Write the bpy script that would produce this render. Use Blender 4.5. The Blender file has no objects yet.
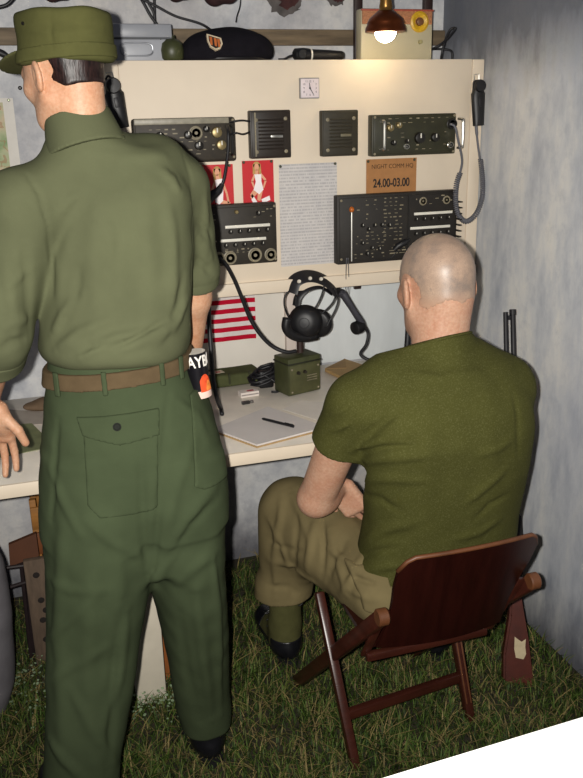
import bpy, bmesh, math, random
import numpy as np
from mathutils import Vector, Matrix
rng = np.random.default_rng(7); random.seed(7)
col = bpy.context.scene.collection
PI = math.pi
# ------------------------------------------------------------------ camera model
EYE = np.array([0, 0, 1.6]); FPX = 850.0
PIT, ROL, YAW = [math.radians(a) for a in (18.07, -1.27, 17.2)]
_f = np.array([math.sin(YAW)*math.cos(PIT), math.cos(YAW)*math.cos(PIT), -math.sin(PIT)])
_r = np.array([math.cos(YAW), -math.sin(YAW), 0]); _u = np.cross(_r, _f)
RT = _r*math.cos(ROL)+_u*math.sin(ROL); UP = -_r*math.sin(ROL)+_u*math.cos(ROL); FW = _f
def ray(x, y): return RT*((x-291.5)/FPX)+UP*((389-y)/FPX)+FW
def at(x, y, Y): d = ray(x, y); return EYE+d*(Y/d[1])          # point of the vertical plane at depth Y
def on(x, y, z=0.0): d = ray(x, y); return EYE+d*((z-1.6)/d[2])  # point of the horizontal plane at height z
# ------------------------------------------------------------------ materials
def lin(c):
    if isinstance(c, str): c = [int(c[i:i+2], 16)/255 for i in (0, 2, 4)]
    else: c = [v/255 for v in c]
    return [(v/12.92 if v <= .04045 else ((v+.055)/1.055)**2.4) for v in c]+[1.0]
class NT:
    def __init__(s, name):
        s.m = bpy.data.materials.new(name); s.m.use_nodes = True; s.t = s.m.node_tree
        s.b = s.t.nodes['Principled BSDF']
    def n(s, typ, ins=None, **kw):
        o = s.t.nodes.new('ShaderNode'+typ)
        for k, v in kw.items(): setattr(o, k, v)
        for k, v in (ins or {}).items():
            if isinstance(v, bpy.types.NodeSocket): s.t.links.new(v, o.inputs[k])
            else: o.inputs[k].default_value = v
        return o
    def set(s, k, v):
        if isinstance(v, bpy.types.NodeSocket): s.t.links.new(v, s.b.inputs[k])
        else: s.b.inputs[k].default_value = v
    def coord(s, scale=(1, 1, 1)):
        c = s.n('TexCoord'); m = s.n('Mapping', {'Vector': c.outputs['Object'], 'Scale': scale}); return m.outputs[0]
    def noise(s, v, sc, det=3, rough=.55): return s.n('TexNoise', {'Vector': v, 'Scale': sc, 'Detail': det, 'Roughness': rough}).outputs[0]
    def ramp(s, f, stops):
        r = s.n('ValToRGB', {'Fac': f}); e = r.color_ramp.elements
        while len(e) < len(stops): e.new(.5)
        for i, (p, c) in enumerate(stops): e[i].position = p; e[i].color = lin(c)
        return r.outputs[0]
    def mix(s, f, a, b, mode='MIX'):
        o = s.n('MixRGB', {'Fac': f}, blend_type=mode)
        for k, v in (('Color1', a), ('Color2', b)):
            if isinstance(v, bpy.types.NodeSocket): s.t.links.new(v, o.inputs[k])
            else: o.inputs[k].default_value = v
        return o.outputs[0]
    def bump(s, h, st=.3, d=.002):
        s.set('Normal', s.n('Bump', {'Height': h, 'Strength': st, 'Distance': d}).outputs[0])
    def math(s, op, a, b=0.0):
        o = s.n('Math', operation=op)
        for i, v in enumerate((a, b)):
            if isinstance(v, bpy.types.NodeSocket): s.t.links.new(v, o.inputs[i])
            else: o.inputs[i].default_value = v
        return o.outputs[0]
_mats = {}
def mat(name, c, rough=.6, var=.15, sc=30, bump=.0, bsc=200, metal=0, spec=.5, stretch=(1, 1, 1), sheen=0):
    if name in _mats: return _mats[name]
    t = NT(name); v = t.coord(stretch); c = lin(c)
    n = t.noise(v, sc)
    a = [x*(1-var) for x in c[:3]]+[1]; b = [min(1, x*(1+var)) for x in c[:3]]+[1]
    t.set('Base Color', t.mix(t.ramp(n, [(.3, '000000'), (.7, 'ffffff')]), a, b))
    t.set('Roughness', rough); t.set('Metallic', metal); t.set('Specular IOR Level', spec)
    if sheen: t.set('Sheen Weight', sheen)
    if bump: t.bump(t.noise(v, bsc, 2), bump)
    _mats[name] = t.m; return t.m
def fabric(name, c, var=.12, speck=0, sc=14, bump=.25, weave=700, spec=.1, hi=None):
    t = NT(name); v = t.coord(); cl = lin(c)
    n = t.noise(v, sc, 4); n2 = t.noise(v, 330, 2)
    a = [x*(1-var) for x in cl[:3]]+[1]; b = [min(1, x*(1+var)) for x in cl[:3]]+[1]
    base = t.mix(t.ramp(n, [(.3, '000000'), (.7, 'ffffff')]), a, b)
    if speck:
        base = t.mix(t.math('MULTIPLY', t.ramp(n2, [(.5, '000000'), (.72, 'ffffff')]), speck), base, lin(hi))
    t.set('Base Color', base); t.set('Roughness', .9); t.set('Specular IOR Level', spec)
    h = t.math('ADD', t.noise(v, weave, 1), t.math('MULTIPLY', t.noise(v, 45, 3), 1.5))
    t.bump(h, bump, .0015); _mats[name] = t.m; return t.m
# ------------------------------------------------------------------ mesh helpers
class MB:
    def __init__(s): s.v = []; s.f = []; s.M = None
    def add(s, v, f):
        o = len(s.v)
        if s.M is not None: v = [tuple(s.M @ Vector(p)) for p in v]
        s.v += [tuple(map(float, p)) for p in v]; s.f += [tuple(i+o for i in q) for q in f]; return s
    def bm(s, b): b.verts.index_update(); s.add([x.co[:] for x in b.verts], [[x.index for x in q.verts] for q in b.faces]); b.free(); return s
    def box(s, c, d, bev=0, seg=2, rot=None):
        b = bmesh.new(); bmesh.ops.create_cube(b, size=1)
        for x in b.verts: x.co = Vector((x.co.x*d[0], x.co.y*d[1], x.co.z*d[2]))
        if bev: bmesh.ops.bevel(b, geom=b.edges[:], offset=bev, segments=seg, affect='EDGES', profile=.5)
        m = Matrix.Translation(Vector(c))
        if rot is not None: m = m @ rot
        for x in b.verts: x.co = m @ x.co
        return s.bm(b)
    def bx(s, a, b, bev=0, seg=2):   # box between two corners
        a = np.array(a, float); b = np.array(b, float); return s.box((a+b)/2, abs(b-a), bev, seg)
    def tube(s, pts, r, n=8, closed=False, up=None):
        P = [Vector(p) for p in pts]; m = len(P); rr = r if hasattr(r, '__len__') else [r]*m
        vs = []; prev = None
        for i in range(m):
            t = (P[(i+1) % m]-P[i-1]) if closed else (P[min(i+1, m-1)]-P[max(i-1, 0)])
            t.normalize()
            if prev is None: a = t.orthogonal().normalized() if up is None else (Vector(up)-t*t.dot(Vector(up))).normalized()
            else: a = prev-t*prev.dot(t); a = a.normalized() if a.length > 1e-6 else t.orthogonal().normalized()
            prev = a; b = t.cross(a)
            q = rr[i] if hasattr(rr[i], '__len__') else (rr[i], rr[i])
            for k in range(n):
                g = 2*PI*k/n; vs.append(P[i]+a*(math.cos(g)*q[0])+b*(math.sin(g)*q[1]))
        fs = [(i*n+k, i*n+(k+1) % n, ((i+1) % m)*n+(k+1) % n, ((i+1) % m)*n+k) for i in range(m if closed else m-1) for k in range(n)]
        if not closed: fs += [tuple(range(n-1, -1, -1)), tuple((m-1)*n+k for k in range(n))]
        return s.add(vs, fs)
    def cyl(s, a, b, r, r2=None, n=16, bev=0):
        r2 = r if r2 is None else r2; a = Vector(a); b = Vector(b)
        if bev:
            d = (b-a).normalized()*bev
            return s.tube([a, a+d, b-d, b], [r-bev, r, r2, r2-bev], n)
        return s.tube([a, b], [r, r2], n)
    def lathe(s, prof, c, axis=(0, 0, 1), n=24):   # profile of (radius, height)
        ax = Vector(axis).normalized(); c = Vector(c); a = ax.orthogonal().normalized(); b = ax.cross(a); vs = []; fs = []
        for r, h in prof:
            for k in range(n): g = 2*PI*k/n; vs.append(c+ax*h+(a*math.cos(g)+b*math.sin(g))*r)
        for i in range(len(prof)-1):
            for k in range(n): fs.append((i*n+k, i*n+(k+1) % n, (i+1)*n+(k+1) % n, (i+1)*n+k))
        fs += [tuple(range(n-1, -1, -1)), tuple((len(prof)-1)*n+k for k in range(n))]
        return s.add(vs, fs)
    def ball(s, c, r, n=16, m=10):
        r = r if hasattr(r, '__len__') else (r, r, r)
        b = bmesh.new(); bmesh.ops.create_uvsphere(b, u_segments=n, v_segments=m, radius=1)
        for x in b.verts: x.co = Vector((x.co.x*r[0]+c[0], x.co.y*r[1]+c[1], x.co.z*r[2]+c[2]))
        return s.bm(b)
    def prism(s, poly, y0, y1):      # polygon in x,z extruded along y
        n = len(poly); vs = [(x, y0, z) for x, z in poly]+[(x, y1, z) for x, z in poly]
        return s.add(vs, [tuple(range(n)), tuple(range(2*n-1, n-1, -1))]+[(k, k+n, (k+1) % n+n, (k+1) % n) for k in range(n)])
    def build(s, name, m, parent=None, smooth=35):
        return mk(name, s.v, s.f, m, parent, smooth, local=True)
ORG = {}
def mk(name, v, f, m, parent=None, smooth=35, local=False):
    me = bpy.data.meshes.new(name)
    v = np.asarray(v, float)
    if parent is not None and not local: v = v-ORG[parent]
    me.from_pydata(v.tolist(), [], [tuple(q) for q in f]) if not isinstance(f, np.ndarray) else fast(me, v, f)
    me.validate(); b = bmesh.new(); b.from_mesh(me); bmesh.ops.recalc_face_normals(b, faces=b.faces); b.to_mesh(me); b.free()
    me.materials.append(m)
    if smooth:
        me.polygons.foreach_set('use_smooth', [True]*len(me.polygons))
        if smooth < 180: me.set_sharp_from_angle(angle=math.radians(smooth))
    o = bpy.data.objects.new(name, me); col.objects.link(o)
    if parent is not None: o.parent = parent; ORG[o] = ORG[parent]
    else: ORG[o] = np.zeros(3)
    return o
def fast(me, v, f):
    n, k = f.shape
    me.vertices.add(len(v)); me.vertices.foreach_set('co', v.astype(np.float32).ravel())
    me.loops.add(n*k); me.loops.foreach_set('vertex_index', f.astype(np.int32).ravel())
    me.polygons.add(n); me.polygons.foreach_set('loop_start', np.arange(0, n*k, k, dtype=np.int32)); me.update(calc_edges=True)
def tag(o, label, cat=None, group=None, kind=None):
    o['label'] = label
    if cat: o['category'] = cat
    if group: o['group'] = group
    if kind: o['kind'] = kind
    return o
def thing(name, label, cat, loc=(0, 0, 0), group=None, rot=None):
    o = bpy.data.objects.new(name, None); col.objects.link(o); o.location = [float(x) for x in loc]; o.empty_display_size = .05
    if rot: o.rotation_euler = rot
    ORG[o] = np.array(loc, float); return tag(o, label, cat, group)
def struct(o): o['kind'] = 'structure'; return o
def dup(root, loc, label):
    r = root.copy(); col.objects.link(r); r.location = [float(x) for x in loc]; r['label'] = label
    for ch in list(root.children):
        c = ch.copy(); col.objects.link(c); c.parent = r
        for g in ch.children: d = g.copy(); col.objects.link(d); d.parent = c
    return r
def spline(pts, n=8):
    P = [np.array(p, float) for p in pts]; P = [2*P[0]-P[1]]+P+[2*P[-1]-P[-2]]; out = []
    for i in range(1, len(P)-2):
        a, b, c, d = P[i-1:i+3]
        for k in range(n):
            t = k/n; out.append(.5*(2*b+(c-a)*t+(2*a-5*b+4*c-d)*t*t+(3*b-a-3*c+d)*t**3))
    out.append(P[-2]); return out
def coil(path, R, turns, per=10):
    P = [Vector(p) for p in path]; n = turns*per; out = []; L = [0]
    for i in range(1, len(P)): L.append(L[-1]+(P[i]-P[i-1]).length)
    a = None
    for k in range(n+1):
        s = L[-1]*k/n; i = min(max(np.searchsorted(L, s)-1, 0), len(P)-2); u = (s-L[i])/(L[i+1]-L[i]+1e-9)
        c = P[i].lerp(P[i+1], u); t = (P[i+1]-P[i]).normalized()
        a = t.orthogonal().normalized() if a is None else (a-t*a.dot(t)).normalized(); b = t.cross(a); g = 2*PI*k/per
        out.append(c+(a*math.cos(g)+b*math.sin(g))*R)
    return out
def text(name, s, size, loc, m, parent=None, rot=(PI/2, 0, 0), ext=.0004, align='CENTER', sx=1.0, bold=0.0):
    cu = bpy.data.curves.new(name, 'FONT'); cu.body = s; cu.size = size; cu.extrude = ext; cu.offset = bold; cu.align_x = align; cu.align_y = 'CENTER'
    o = bpy.data.objects.new(name, cu); col.objects.link(o)
    bpy.context.view_layer.update()
    me = bpy.data.meshes.new_from_object(o.evaluated_get(bpy.context.evaluated_depsgraph_get()))
    bpy.data.objects.remove(o)
    R = Matrix.Translation(Vector([float(x) for x in loc])) @ Matrix.Rotation(rot[2], 4, 'Z') @ Matrix.Rotation(rot[1], 4, 'Y') @ Matrix.Rotation(rot[0], 4, 'X') @ Matrix.Scale(sx, 4, (1, 0, 0))
    me.transform(R); me.materials.clear(); me.materials.append(m); me.name = name
    o = bpy.data.objects.new(name, me); col.objects.link(o); o.parent = parent; ORG[o] = ORG.get(parent, np.zeros(3)); return o
# ------------------------------------------------------------------ signed distance fields
class Field:
    def __init__(s, lo, hi, h):
        s.lo = np.array(lo, float); s.h = h; n = np.ceil((np.array(hi)-s.lo)/h).astype(int)+1
        s.D = np.full(n, .2, np.float32)
    def ax(s, sl=None):
        sl = sl or tuple(slice(0, k) for k in s.D.shape)
        return [(s.lo[i]+s.h*np.arange(sl[i].start, sl[i].stop)).astype(np.float32).reshape([-1 if j == i else 1 for j in range(3)]) for i in range(3)]
    def win(s, lo, hi, pad=.03):
        a = np.clip(np.floor((np.array(lo)-pad-s.lo)/s.h).astype(int), 0, s.D.shape); b = np.clip(np.ceil((np.array(hi)+pad-s.lo)/s.h).astype(int)+1, 0, s.D.shape)
        return tuple(slice(int(x), int(y)) for x, y in zip(a, b))
    def put(s, sl, d, k, sub=False):
        A = s.D[sl]
        if A.size == 0: return
        if sub: s.D[sl] = np.maximum(A, -d) if k <= 0 else -smin(-A, d, k)
        else: s.D[sl] = smin(A, d, k)
    def cap(s, a, b, ra, rb=None, k=.02, flat=None, sub=False):
        rb = ra if rb is None else rb; a = np.array(a, float); b = np.array(b, float); R = max(ra, rb)
        sl = s.win(np.minimum(a, b)-R, np.maximum(a, b)+R, max(k, .01)+.01); X = s.ax(sl); d = b-a; L = float(d@d)+1e-12
        t = np.clip(sum((X[i]-a[i])*d[i] for i in range(3))/L, 0, 1)
        q = np.sqrt(sum((X[i]-a[i]-t*d[i])**2 for i in range(3)))-(ra+(rb-ra)*t)
        s.put(sl, q.astype(np.float32), k, sub); return s
    def ell(s, c, r, R=None, k=.02, sub=False, box=0):
        c = np.array(c, float); r = np.array(r, float); R = np.eye(3) if R is None else np.array(R, float)
        e = np.sqrt(((R*r[:, None])**2).sum(0)) if not box else (abs(R)*r[:, None]).sum(0)
        sl = s.win(c-e, c+e, max(k, .01)+.01); X = s.ax(sl)
        q = [sum((X[j]-c[j])*R[i, j] for j in range(3)) for i in range(3)]
        if box:
            q = [np.abs(q[i])-(r[i]-box) for i in range(3)]
            d = np.sqrt(sum(np.maximum(v, 0)**2 for v in q))+np.minimum(np.maximum(np.maximum(q[0], q[1]), q[2]), 0)-box
        else:
            n0 = np.sqrt(sum((q[i]/r[i])**2 for i in range(3))); n1 = np.sqrt(sum((q[i]/r[i]**2)**2 for i in range(3)))+1e-6
            d = n0*(n0-1)/n1
        s.put(sl, d.astype(np.float32), k, sub); return s
    def stack(s, rows, ang=0, k=.02, pw=2.3, cap=.02):
        # rows of (cx, cy, z, half width, half depth), z rising or falling
        rows = sorted([tuple(map(float, r)) for r in rows], key=lambda r: r[2]); A = np.array(rows)
        m = max(A[:, 3].max(), A[:, 4].max())
        sl = s.win([A[:, 0].min()-m, A[:, 1].min()-m, A[0, 2]], [A[:, 0].max()+m, A[:, 1].max()+m, A[-1, 2]], k+.02); X, Y, Z = s.ax(sl)
        z = Z.ravel(); zz = np.clip(z, A[0, 2], A[-1, 2])
        def it(j):
            # monotone-ish smooth interpolation
            y = np.interp(zz, A[:, 2], A[:, j]); w = max(3, int(.03/s.h)) | 1
            yp = np.pad(y, w//2, mode='edge'); return np.convolve(yp, np.ones(w)/w, 'valid').reshape(1, 1, -1).astype(np.float32)
        cx, cy, a, b = it(0), it(1), it(3), it(4); c, t = math.cos(ang), math.sin(ang)
        u = ((X-cx)*c+(Y-cy)*t)/a; v = (-(X-cx)*t+(Y-cy)*c)/b
        d = ((np.abs(u)**pw+np.abs(v)**pw)**(1/pw)-1)*np.minimum(a, b)
        zc = np.maximum(A[0, 2]-z, z-A[-1, 2]).reshape(1, 1, -1)
        d = smax(d, np.broadcast_to(zc, d.shape), cap)
        s.put(sl, d.astype(np.float32), k); return s
    def plane(s, p, n):    # keep the side the normal points away from
        X = s.ax(); p = np.array(p, float); n = np.array(n, float); n /= np.linalg.norm(n)
        s.D = np.maximum(s.D, sum((X[i]-p[i])*n[i] for i in range(3)).astype(np.float32)); return s
    def near(s, w=.03):
        I = np.argwhere(np.abs(s.D) < w); return I, s.lo+s.h*I
    def hit(s, x, y):       # where the sight line through a photo point meets the surface
        d = ray(x, y); d = d/np.linalg.norm(d); t = 1.0; st = .01
        while t < 3.2:
            p = EYE+d*t; i = np.round((p-s.lo)/s.h).astype(int)
            v = s.D[tuple(i)] if np.all(i >= 0) and np.all(i < s.D.shape) else .2
            if v < .002: return p
            t += max(.002, min(v*.6, .01))
        return None
    def folds(s, L, w=.04):  # (x0, y0, x1, y1, height, width) or longer point lists: ridges and grooves lying on the surface
        polys = []
        for *pts, amp, wd in L:
            P = np.array(pts, float).reshape(-1, 2) if not hasattr(pts[0], '__len__') else None
            if P is None: polys.append((np.array(pts, float), amp, wd)); continue
            Q = []
            for a, c in zip(P[:-1], P[1:]):
                for u in np.linspace(0, 1, 5)[(1 if len(Q) else 0):]:
                    h = s.hit(*(a+(c-a)*u))
                    if h is not None and (not Q or np.linalg.norm(h-Q[-1]) < .12): Q.append(h)
            if len(Q) > 1: polys.append((np.array(Q), amp, wd))
        I, P = s.near(w); dd = np.zeros(len(I))
        for Q, amp, wd in polys:
            m = np.where(np.all((P > Q.min(0)-2.6*wd) & (P < Q.max(0)+2.6*wd), axis=1))[0]
            if not len(m): continue
            q = P[m]; best = np.full(len(m), 1e9); tt = np.zeros(len(m)); n = len(Q)-1
            for k in range(n):
                a, d = Q[k], Q[k+1]-Q[k]; t = np.clip((q-a)@d/(d@d+1e-12), 0, 1); r2 = ((q-a-t[:, None]*d)**2).sum(1); z = r2 < best; best[z] = r2[z]; tt[z] = (k+t[z])/n
            dd[m] += amp*np.exp(-best/wd**2)*np.clip(np.sin(PI*np.clip(tt, .03, .97)), 0, 1)**.6
        s.D[tuple(I.T)] -= dd.astype(np.float32); return s
    def ripple(s, amp, freq, seed=1, dirs=(1, 1, 1), n=10, w=.03):
        g = np.random.default_rng(seed); I, P = s.near(w); dd = np.zeros(len(I))
        for _ in range(n):
            k = g.normal(size=3)*np.array(dirs); k *= freq/np.linalg.norm(k)*g.uniform(.6, 1.5); dd += np.sin(P@k+g.uniform(0, 6.3))
        s.D[tuple(I.T)] -= (amp*dd/math.sqrt(n)).astype(np.float32); return s
    def crop(s, lo, hi):
        sl = s.win(lo, hi, .012); f = Field.__new__(Field); f.h = s.h; f.lo = s.lo+s.h*np.array([x.start for x in sl]); f.D = s.D[sl].copy(); return f
    def copy(s): f = Field.__new__(Field); f.h = s.h; f.lo = s.lo.copy(); f.D = s.D.copy(); return f
    def region(s, fn): X = s.ax(); s.D = np.maximum(s.D, np.broadcast_to(fn(*X), s.D.shape).astype(np.float32)); return s
    def mesh(s):
        D = np.pad(s.D, 1, constant_values=1.0); h = s.h; lo = s.lo-h; S = D < 0; n = [k-1 for k in D.shape]
        C = np.zeros(n, np.uint8); O = [(i, j, k) for i in (0, 1) for j in (0, 1) for k in (0, 1)]
        for i, j, k in O: C += S[i:n[0]+i, j:n[1]+j, k:n[2]+k]
        I = np.argwhere((C > 0) & (C < 8)); V = np.stack([D[I[:, 0]+i, I[:, 1]+j, I[:, 2]+k] for i, j, k in O], 1)
        acc = np.zeros((len(I), 3)); cnt = np.zeros(len(I)); Oa = np.array(O, float)
        for a in range(8):
            for b in range(a+1, 8):
                if sum(abs(O[a][q]-O[b][q]) for q in range(3)) != 1: continue
                m = (V[:, a] < 0) != (V[:, b] < 0); t = np.where(m, V[:, a]/np.where(m, V[:, a]-V[:, b], 1), 0)
                acc += m[:, None]*(Oa[a]+t[:, None]*(Oa[b]-Oa[a])); cnt += m
        vert = lo+h*(I+acc/cnt[:, None]); idx = np.full(n, -1, np.int64); idx[tuple(I.T)] = np.arange(len(I)); F = []
        for ax in range(3):
            b, c = (ax+1) % 3, (ax+2) % 3; lo_ = [0, 0, 0]; sl0 = [slice(0, k) for k in D.shape]; sl1 = list(sl0)
            sl0[ax] = slice(0, D.shape[ax]-1); sl1[ax] = slice(1, D.shape[ax])
            E = np.argwhere(S[tuple(sl0)] != S[tuple(sl1)]); E = E[(E[:, b] > 0) & (E[:, c] > 0)]
            flip = S[tuple(E.T)]
            def g(db, dc): q = E.copy(); q[:, b] -= db; q[:, c] -= dc; return idx[tuple(q.T)]
            Q = np.stack([g(1, 1), g(0, 1), g(0, 0), g(1, 0)], 1); Q[~flip] = Q[~flip][:, ::-1]; F.append(Q)
        return vert, np.concatenate(F)
    def build(s, name, m, parent): v, f = s.mesh(); return mk(name, v, f, m, parent, 180)
def smin(a, b, k):
    if k <= 0: return np.minimum(a, b)
    h = np.clip(.5+.5*(b-a)/k, 0, 1); return b+(a-b)*h-k*h*(1-h)
def smax(a, b, k): return -smin(-a, -b, k)
def unit(v): v = np.array(v, float); return v/np.linalg.norm(v)
# ------------------------------------------------------------------ human building blocks
def frame(f, up=(0, 0, 1)):
    f = unit(f); l = unit(np.cross(up, f)); return f, l, np.cross(f, l)
def head(F, c, f, ears=1, nape=None, scale=1.0, up=(0, 0, 1)):
    f, l, u = frame(f, up); R = np.array([f, l, u]); g = scale
    p = lambda a, b, d: np.array(c)+(f*a+l*b+u*d)*g
    F.ell(p(-.012, 0, .03), np.array([.098, .077, .087])*g, R, .01)
    F.ell(p(.026, 0, -.03), np.array([.064, .061, .085])*g, R, .03)
    F.ell(p(.052, 0, -.09), np.array([.030, .034, .026])*g, R, .03)
    for s in (1, -1):
        F.cap(p(-.005, s*.056, -.055), p(.045, s*.03, -.092), .020*g, .017*g, .03)     # jaw line
        F.ell(p(.062, s*.038, -.02), np.array([.022, .022, .02])*g, R, .02)            # cheek bone
    F.cap(p(.082, -.03, .018), p(.082, .03, .018), .012*g, .012*g, .02)                # brow
    F.cap(p(.088, 0, .008), p(.110, 0, -.030), .009*g, .013*g, .012)                   # nose
    for s in (1, -1):
        F.ell(p(.100, s*.012, -.032), np.array([.010, .008, .008])*g, R, .008)
        F.ell(p(.094, s*.031, -.001), np.array([.014, .016, .010])*g, R, .010, sub=True)
    F.ell(p(.088, 0, -.058), np.array([.012, .024, .006])*g, R, .006); F.ell(p(.086, 0, -.069), np.array([.012, .020, .007])*g, R, .006)
    if ears:
        for s in (1, -1):
            q = unit(f*.92-u*.0-l*s*.38); n = unit(np.cross(u, q)); Re = np.array([q, n, u])
            F.ell(p(-.012, s*.084, -.010), np.array([.021, .008, .034])*g, Re, .006)
            F.ell(p(-.006, s*.092, -.006), np.array([.012, .007, .020])*g, Re, .004, sub=True)
    return f, l, u, p
def eyes(c, f, parent, up=(0, 0, 1), g=1.0):
    f, l, u = frame(f, up); t = mat('eye_white', 'd8d2c8', .3); m2 = mat('iris', '2a1c12', .2)
    for s in (1, -1):
        q = np.array(c)+(f*.0765+l*s*.031-u*.001)*g; mb = MB(); mb.ball(q-ORG[parent], .0105*g); e = mb.build('eye', t, parent)
        mb = MB(); mb.ball(q+f*.0065*g-ORG[parent], .0055*g, 10, 8); mb.build('iris', m2, e)
def hand(F, W, d, n, side, curl=(.35, .5, .35), thumb=.7, g=1.0, spread=.06):
    d = unit(d); n = unit(np.array(n)-d*np.dot(n, d)); s = np.cross(n, d)*side; W = np.array(W)   # s points to the thumb side
    F.ell(W+d*.047*g, np.array([.050, .041, .015])*g, np.array([d, s, n]), .012, box=.013*g)
    F.ell(W+d*.035*g+s*.026*g+n*.008*g, np.array([.036, .018, .017])*g, np.array([d, s, n]), .012)
    for i, (o, L) in enumerate(((.031, .074), (.0105, .083), (-.0105, .077), (-.031, .060))):
        b = W+d*(.092-abs(o-.005)*.25)*g+s*o*g; a = (1.5-i)*spread; dd = d*math.cos(a)+s*math.sin(a); an = 0; r = .0092 if i < 3 else .008
        for j, (fr, c) in enumerate(zip((.46, .30, .24), curl)):
            an += c*(1+.12*(i-1.2)); e = b+(dd*math.cos(an)+n*math.sin(an))*L*fr*g
            F.cap(b, e, r*g, (r-.0009)*g, .004 if j == 0 else .002); b = e; r -= .0008
    b = W+d*.026*g+s*.034*g+n*.008*g; dd = unit(d*.62+s*.72+n*.35)
    e = b+dd*.040*g; F.cap(b, e, .0125*g, .0105*g, .008); dd = unit(d*.9+s*.3+n*.45*thumb); F.cap(e, e+dd*.032*g, .0103*g, .0085*g, .003)
# ------------------------------------------------------------------ shared materials
def skin(name, c, warm, sc=18):
    t = NT(name); v = t.coord(); n = t.noise(v, sc, 4); n2 = t.noise(v, 160, 2)
    b = t.mix(t.ramp(n, [(.38, '000000'), (.68, 'ffffff')]), lin(c), lin(warm))
    t.set('Base Color', t.mix(.12, b, t.ramp(n2, [(.3, '8a5a44'), (.7, 'f5d8c4')]))); t.set('Roughness', .5); t.set('Specular IOR Level', .3)
    t.set('Subsurface Weight', .08); t.set('Subsurface Radius', (.01, .004, .002)); t.set('Subsurface Scale', .5); t.bump(n2, .06, .001); return t.m
SKIN1 = skin('painted_skin', 'bd9274', 'b5805f'); SKIN2 = skin('pale_skin', 'b58d74', 'ad7c62')
BLACK = mat('black_plastic', '100f12', .48, .2); RUB = mat('black_rubber', '131216', .5, .2); GREYRUB = mat('grey_rubber', '5e5e64', .55, .1)
STEEL = mat('bright_steel', 'b9b7b0', .28, .08, metal=.9); BRASS = mat('dull_brass', '8a7a55', .4, .2, metal=.6)
OLIVE = mat('olive_radio_paint', '241e15', .6, .25, 40, .1, 300); OLIVED = mat('dark_radio_paint', '1a150f', .6, .25, 40, .1, 300)
OLIVEG = mat('olive_green_paint', '3c3f24', .45, .25, 25, .1, 200); KNOB = mat('radio_knob', '15120e', .4, .2)
WHITE = mat('white_paint', 'd9cab5', .55, .04, 6, .06, 60); OFFW = mat('white_label', 'd8d4c8', .5, .06); PIN = mat('steel_pin', '5d6150', .35, .1, metal=.7)
GREYM = mat('radio_mark_grey', '7d745f', .5, .25)
# ================================================================== SETTING
PY = 2.50; WX = 1.425; WY = 2.79; ZT = .74
def wallmat(name, cols, streak, stain, dark=.0):
    t = NT(name); v = t.coord(streak); a = t.noise(v, 5.5, 6, .65); b = t.noise(v, 1.9, 3); g = t.noise(t.coord(), 24, 5, .7)
    c = t.ramp(a, [(.28, cols[0]), (.45, cols[1]), (.58, cols[2]), (.74, cols[3])])
    c = t.mix(t.ramp(b, [(.40, '000000'), (.72, 'ffffff')]), c, t.mix(.5, c, lin(stain)))
    c = t.mix(t.math('MULTIPLY', t.ramp(g, [(.48, '000000'), (.7, 'ffffff')]), .35), c, lin(cols[0]))
    z = t.n('SeparateXYZ', {'Vector': t.n('NewGeometry').outputs['Position']}).outputs[2]
    lo = t.ramp(t.math('ADD', z, t.math('MULTIPLY', a, .25)), [(.12, 'ffffff'), (.36, '000000')])      # darker towards the ground, with an uneven upper edge
    c = t.mix(t.math('MULTIPLY', lo, .75), c, lin('2b2a33'))
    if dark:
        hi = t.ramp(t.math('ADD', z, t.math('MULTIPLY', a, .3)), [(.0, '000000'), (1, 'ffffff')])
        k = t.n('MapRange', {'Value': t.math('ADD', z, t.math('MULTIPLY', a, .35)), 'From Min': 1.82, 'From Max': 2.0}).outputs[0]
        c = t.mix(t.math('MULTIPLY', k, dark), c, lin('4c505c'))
    t.set('Base Color', c); t.set('Roughness', .75); t.set('Specular IOR Level', .25); t.bump(g, .3, .004); return t.m
WB = wallmat('mottled_back_wall_paint', ('8a8e97', 'b7b8bc', 'cdcdcd', 'dbd8d2'), (1, 1, .8), '9d8f84')
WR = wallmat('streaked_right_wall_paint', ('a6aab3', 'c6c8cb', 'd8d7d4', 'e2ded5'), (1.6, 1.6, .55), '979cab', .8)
GND = mat('soil', '2a2618', .95, .35, 12, .5, 60)
def slab(name, a, b, m): mb = MB(); mb.bx(a, b); return struct(mb.build(name, m, None, 0))
slab('floor', (-1.6, -.4, -.1), (WX+.1, WY+.1, 0), GND)
slab('wall_back', (-1.6, WY, 0), (WX+.1, WY+.1, 2.6), WB)
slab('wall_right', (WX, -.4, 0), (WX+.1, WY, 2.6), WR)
TRIM = mat('weathered_rail_wood', '6b5c48', .7, .3, 8, .2, 80, stretch=(1, 4, 8))
mb = MB(); mb.bx((-1.6, WY-.018, 1.80), (WX, WY, 1.848), .004); struct(mb.build('trim_1', TRIM))
POSTM = mat('dark_stained_post', '2b1a16', .5, .2, 10, .1, 60, stretch=(4, 4, 1))
mb = MB(); mb.bx((1.092, WY-.04, 1.0), (1.118, WY-.019, 2.55), .003); struct(mb.build('trim_2', POSTM))
mb = MB(); mb.bx((1.335, WY-.04, 1.0), (1.365, WY-.019, 2.55), .003); struct(mb.build('trim_3', POSTM))
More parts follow.
